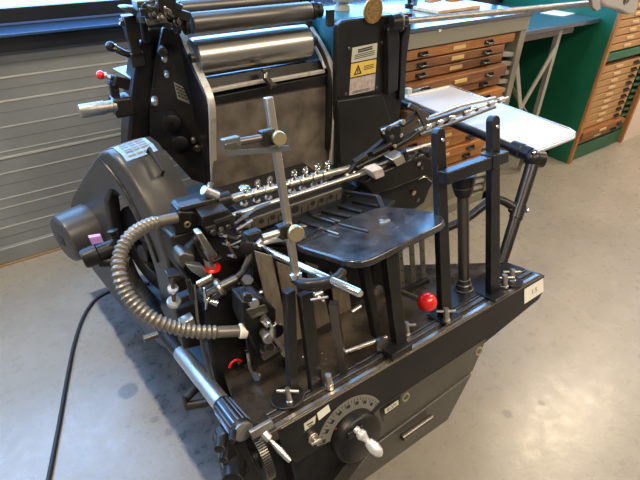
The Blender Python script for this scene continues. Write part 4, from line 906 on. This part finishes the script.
b = MB(); b.arcplate(gc_, W(1,0,0), GRx*.5, GRx*.93, .02, 0, 2*math.pi, 48, W(0,1,0)); gw = part('gear_wheel', b, 'blackm')
b = MB()
for k in range(64):
    a = 2*math.pi*k/64; dr_ = W(0,math.cos(a),math.sin(a)); b.cbox(gc_+W(.01,0,0)+dr_*GRx*.96, dr_*GRx*.10, W(1,0,0).cross(dr_)*.003, W(.022,0,0))
part('gear_teeth', b, 'dsteel', gw)

# --- right rear: black control housing
CX0, CX1, CYf, CZ = 1.172, 1.50, 1.60, 1.375
hz = MB(); hz.abox(CX0+.03, CX1-.0, CYf+.05, 1.95, .7, CZ+.005); ch_ = part('control_housing', hz, 'teal', None, .008, 'teal enamelled box')
hz = MB(); hz.prism([PY(337,26,CYf), PY(343,20.5,CYf), PY(396,14,CYf), PY(413,12.5,CYf+.0), PY(403,92,CYf), PY(397,140,CYf), PY(350,175,CYf), PY(337,170,CYf), PY(336,90,CYf)], W(0,.03,0)); fpn = part('front_panel', hz, 'black', ch_, .005)
cvr = MB(); cvr.prism([PY(338,101,CYf-.02), PY(383,94,CYf-.02), PY(392,125,CYf-.03), PY(378,155,CYf-.04), PY(350,168,CYf-.02), PY(340,163,CYf-.02)], W(0,.03,0)); part('lower_cover', cvr, 'black', ch_, .005)
b = MB(); b.prism([PY(388,30,CYf-.03), PY(396,18,CYf-.03), PY(400,40,CYf-.03), PY(398,90,CYf-.03), PY(388,96,CYf-.03)], W(0,.04,0)); b.prism([PY(402,40,CYf-.02), PY(409,20,CYf-.02), PY(405,100,CYf-.02), PY(399,100,CYf-.02)], W(0,.04,0)); part('hinge_column', b, 'black', ch_, .004)
# labels
q = [(352.5,48),(377.5,43),(374.5,90),(349.5,95.5)]
yl = CYf-.003
lq = [PY(a,c,yl) for a, c in q]
def sub(t0, t1): return [lq[0].lerp(lq[3],t0), lq[1].lerp(lq[2],t0), lq[1].lerp(lq[2],t1), lq[0].lerp(lq[3],t1)]
for (t0,t1,m,nm) in ((0,.30,'creaml','instruction_label'),(.33,.61,'yellow','warning_label'),(.64,1.,'pinkl','faded_label')):
    o = part(nm, MB().prism(sub(t0,t1), W(0,.003,0)), m, fpn)
    s_ = sub(t0,t1); b = MB(); e_ = W(0,-.0008,0)
    def at_(u, v): return s_[0].lerp(s_[1],u).lerp(s_[3].lerp(s_[2],u), v)+e_
    if m == 'yellow':
        tri = [at_(.10,.88), at_(.42,.84), at_(.27,.12)]; ti = [at_(.17,.78), at_(.35,.76), at_(.27,.32)]
        for k in range(3): b.prism([tri[k], tri[(k+1)%3], ti[(k+1)%3], ti[k]], W(0,-.0006,0))
        b.beam(at_(.265,.45), at_(.26,.66), .001, .005, W(1,0,0)); b.beam(at_(.26,.69), at_(.26,.73), .001, .005, W(1,0,0))
        for v_ in (.35,.48,.6): b.beam(at_(.5,v_), at_(.9,v_-.02), .0006, .003)
    elif m == 'creaml':
        for v_ in (.18,.32,.5,.62,.74): b.beam(at_(.22 if v_<.4 else .1,v_+.04), at_(.8 if v_<.4 else .9,v_-.02), .0006, .006 if v_ < .4 else .003)
    else:
        for v_ in (.8,.88): b.beam(at_(.1,v_+.02), at_(.8,v_), .0006, .0025)
    part('printed_mark', b, 'ink', o)
for a, c in ((349.5,48.5),(382,43),(346,94),(376.5,87.5)):
    p = PY(a,c,CYf-.001); part('panel_screw', MB().lathe(p, W(0,-1,0), [(0,.008),(.003,.006)], 12), 'dsteel', fpn)
# medal
mp = PY(374,10.5,CYf-.02); rm = rp(mp,12.2)
md = part('gold_medal', MB().lathe(mp+W(0,.012,0), W(0,-1,.0), [(0,rm*.96),(.004,rm),(.010,rm),(.012,rm*.93),(.0121,rm*.90),(.010,rm*.88)], 48), 'medal', ch_, 0, 'round old-gold medal with raised lettering')
b = MB()
for k, (zz_, wd_, hh_) in enumerate(((.55,.5,.18),(.12,1.15,.2),(-.18,1.0,.13),(-.45,.5,.13))):
    nn_ = max(3, int(wd_*7))
    for j in range(nn_): b.cbox(mp+W((j-(nn_-1)/2)*wd_*rm/nn_, -.0015, zz_*rm), W(wd_*rm/nn_*.6,0,0), W(0,.004,0), W(0,0,hh_*rm))
for k in range(36):
    a = 2*math.pi*k/36; b.cbox(mp+W(math.cos(a)*rm*.80,-.001,math.sin(a)*rm*.80), W(.004,0,0), W(0,.003,0), W(0,0,.004))
part('raised_lettering', b, 'brass', md)
# turned cap and fittings on the housing
p = PZ(342,10,CZ+.006); b = MB(); b.lathe(p, W(0,0,1), [(0,.035),(.02,.034),(.022,.026),(.035,.026),(.036,.042),(.05,.048),(.07,.05),(.09,.04)], 28); part('breather_cap', b, 'lgrey', ch_)
b = MB(); b.tbox(.1,.11,.1,.11,0,.01); b = MB(); b.cbox(PY(330,18,1.62), W(.03,0,0), W(0,.02,0), W(0,0,.06)); part('side_lug', b, 'black', ch_, .002)
p = PZ(409,6,CZ+.005); b = MB(); b.lathe(p-W(0,0,.01), W(0,0,1), [(0,.02),(.02,.02),(.022,.01),(.06,.01)], 14); part('oil_cup', b, 'black', ch_)
# blue-lit cup and small white block under the board's far corner
# long pipe to the top right with a housing at its end
pa = PY(398,22,CYf-.05); pc = PZ(598,2.5,1.40)
b = MB(); b.lathe(pa, (pc-pa), [(-.03,.03),(.0,.034),(.012,.034),(.015,.022),(.04,.022)], 24); pj = part('pipe_joint', b, 'black')
part('pipe_ring', MB().ring(pa+(pc-pa).normalized()*.01, (pc-pa), .033, .006), 'dsteel', pj)
pipe = part('long_pipe', MB().tube([pa, pc], .0135, 18), 'worn', pj)
c = PZ(616,3,1.40); 
YD = c.y
hs_ = MB(); hs_.prism([PY(a,d_,YD) for a, d_ in ((590,-14),(612,-20),(640,-14),(638,8),(634,14),(629,15),(620,10),(607,7),(603,4),(597,-2))], W(0,.05,0)); hf = part('pipe_end_housing', hs_, 'fan', pj, .008)
for r in (.012,.022): part('housing_ring', MB().ring(PY(626,2.0,YD-.002)+W(0,0,.012), W(0,-1,0), r, .0025), 'dsteel', hf)
part('housing_clip', MB().prism([PY(592,-4,YD-.01), PY(600,-4,YD-.01), PY(601,9,YD-.01), PY(597,11,YD-.01), PY(593,7,YD-.01)], W(0,.02,0)), 'steel', hf, .003)
# --- side table: black tube frame and white board
SX, SZ = 1.644, .95
ba = PZ(388,97,SZ); bb = PZ(530,155,SZ); ba.x = bb.x = SX
st = part('side_frame_tube', MB().tube([ba, bb], rp(bb,4.6), 18), 'black')
p = ba; b = MB(); b.tube([W(1.40,1.60,.975), W(SX-.02,1.78,.96)], .026, 16); b.lathe(ba, W(.3,1,.0), [(-.05,.032),(.03,.032)], 18); part('tube_socket', b, 'black', st)
jp = PZ(529,157,SZ); jp.x = SX; dj = (bb-ba).normalized()
b = MB(); b.lathe(bb-dj*.09, dj, [(0,.022),(.004,.030),(.05,.032),(.054,.029),(.09,.030)], 24); b.ball(bb+dj*.015-W(0,0,.01), .036); b.lathe(bb+dj*.015-W(0,0,.01), W(.8,-.4,-.1), [(0,.034),(.04,.034),(.043,.026)], 24); jt = part('corner_joint', b, 'black', st)
d_bot = T(502,262,.0); d_bot = d_bot+TX*.0
top_ = bb+dj*.02-W(0,0,.02)
part('diagonal_strut', MB().tube([top_, d_bot], [rp(top_,6.5), rp(top_,5.2)], 18), 'black', st)
dm = top_.lerp(d_bot, .50)
b = MB(); b.lathe(dm, (d_bot-top_), [(-.03,.026),(.03,.026)], 18); cl_ = part('strut_clamp', b, 'black', st, .002)
for (px,py,r,m) in ((527,211,2.8,'chrome'),(519,217,2.6,'steel'),(511,210,3.0,'black'),(524,203,1.8,'steel')):
    p = PL(px,py,dm,FW); b = MB(); b.tube([dm.lerp(p,.2), p], .006, 10); b.ball(p, rp(p,r)); part('clamp_bolt', b, m, cl_)
wy = dm.y
q = smooth([PL(447,228,dm,FW), PL(466,219,dm,FW), PL(482,207,dm,FW), PL(492,200,dm,FW), PL(503,201,dm,FW), PL(515,208,dm,FW)], 5)
part('curved_brace', MB().tube(q, rp(dm,4.2), 14), 'black', st)
wz_ = SZ+.012
wc = [PZ(400,97.5,wz_), PZ(450,86.5,wz_), PZ(570,130,wz_), PZ(575.5,134,wz_), PZ(573,138,wz_), PZ(533,153,wz_), PZ(528,152,wz_)]
wbd = part('delivery_board', MB().prism(wc, W(0,0,.010)), 'white', st, .002, 'white laminate board')
rim = [PZ(450,86.5,wz_+.006), PZ(510,108,wz_+.006), PZ(568,129.5,wz_+.006), PZ(574.5,133.5,wz_+.006), PZ(573.5,138,wz_+.006), PZ(532,154,wz_+.006)]
part('chrome_edge', MB().tube(rim, .007, 10), 'chrome', wbd)
part('chrome_edge', MB().tube([PZ(409,96.5,wz_+.012), PZ(449,87,wz_+.012)], .006, 10), 'cream', wbd)
# small objects by the housing foot
p = PZ(408,92,.98); part('white_cube', MB().cbox(p, W(.03,0,0), W(0,.03,0), W(0,0,.04)), 'creaml', st, .002)
part('blue_wrap', MB().cbox(PZ(418,88,.965), W(.12,0,0), W(0,.05,0), W(0,0,.015)), 'bluep', st, .004)

# ============================================================ LIGHT
def area(name, loc, rot, sx, sy, e, col):
    l = bpy.data.lights.new(name, 'AREA'); l.shape = 'RECTANGLE'; l.size = sx; l.size_y = sy; l.energy = e; l.color = col
    o = bpy.data.objects.new(name, l); C.objects.link(o); o.location = loc; o.rotation_euler = [math.radians(a) for a in rot]; return o
# daylight entering by the window band, two warm ceiling fittings
area('window_daylight', (.6, YW-.1, 2.05), (-78, 0, 0), 4.2, 1.4, 26, (.30,.60,1.0))
area('skylight', (.9, 2.1, 4.2), (0,0,0), 2.6, 1.3, 34, (.26,.56,1.0))
area('ceiling_lamp', (4.3, 1.15, 3.3), (0,0,0), 1.6, .35, 60, (1.0,.82,.60))
area('ceiling_lamp', (-.9, 1.5, 3.3), (0,0,0), 1.2, .35, 62, (1.0,.82,.61))
area('ceiling_lamp', (.4, -.9, 3.3), (0,0,0), 1.6, .35, 48, (1.0,.84,.63))
area('ceiling_lamp', (2.4, -1.2, 3.3), (0,0,0), 1.6, .35, 60, (1.0,.82,.60))
w = bpy.data.worlds.new('room_light'); sc.world = w; w.use_nodes = True; nt = w.node_tree; bg = nt.nodes['Background']
tc = nt.nodes.new('ShaderNodeTexCoord'); sp = nt.nodes.new('ShaderNodeSeparateXYZ'); nt.links.new(tc.outputs['Generated'], sp.inputs[0])
cr = nt.nodes.new('ShaderNodeValToRGB'); mr = nt.nodes.new('ShaderNodeMapRange'); mr.inputs['From Min'].default_value = -1; mr.inputs['From Max'].default_value = 1
nt.links.new(sp.outputs[1], mr.inputs[0]); nt.links.new(mr.outputs[0], cr.inputs[0])
cr.color_ramp.elements[0].color = (1.0,.86,.68,1); cr.color_ramp.elements[1].color = (.82,.89,1.0,1); cr.color_ramp.elements[0].position = .3; cr.color_ramp.elements[1].position = .8
nt.links.new(cr.outputs[0], bg.inputs[0]); bg.inputs[1].default_value = .17

# ============================================================ CAMERA
cd = bpy.data.cameras.new('camera'); cam = bpy.data.objects.new('camera', cd); C.objects.link(cam)
cd.sensor_width = 36; cd.lens = 36*FPX/640; cd.clip_start = .02
R = Matrix((RI, -DN, -FW)).transposed().to_4x4(); R.translation = EYE; cam.matrix_world = R
sc.camera = cam
vs = sc.view_settings; sc.display_settings.display_device = 'sRGB'; vs.view_transform = 'Standard'; vs.look = 'None'; vs.gamma = 1; vs.use_curve_mapping = False; vs.exposure = 0.65
for o in bpy.data.objects:
    if 'wl' in o: del o['wl']
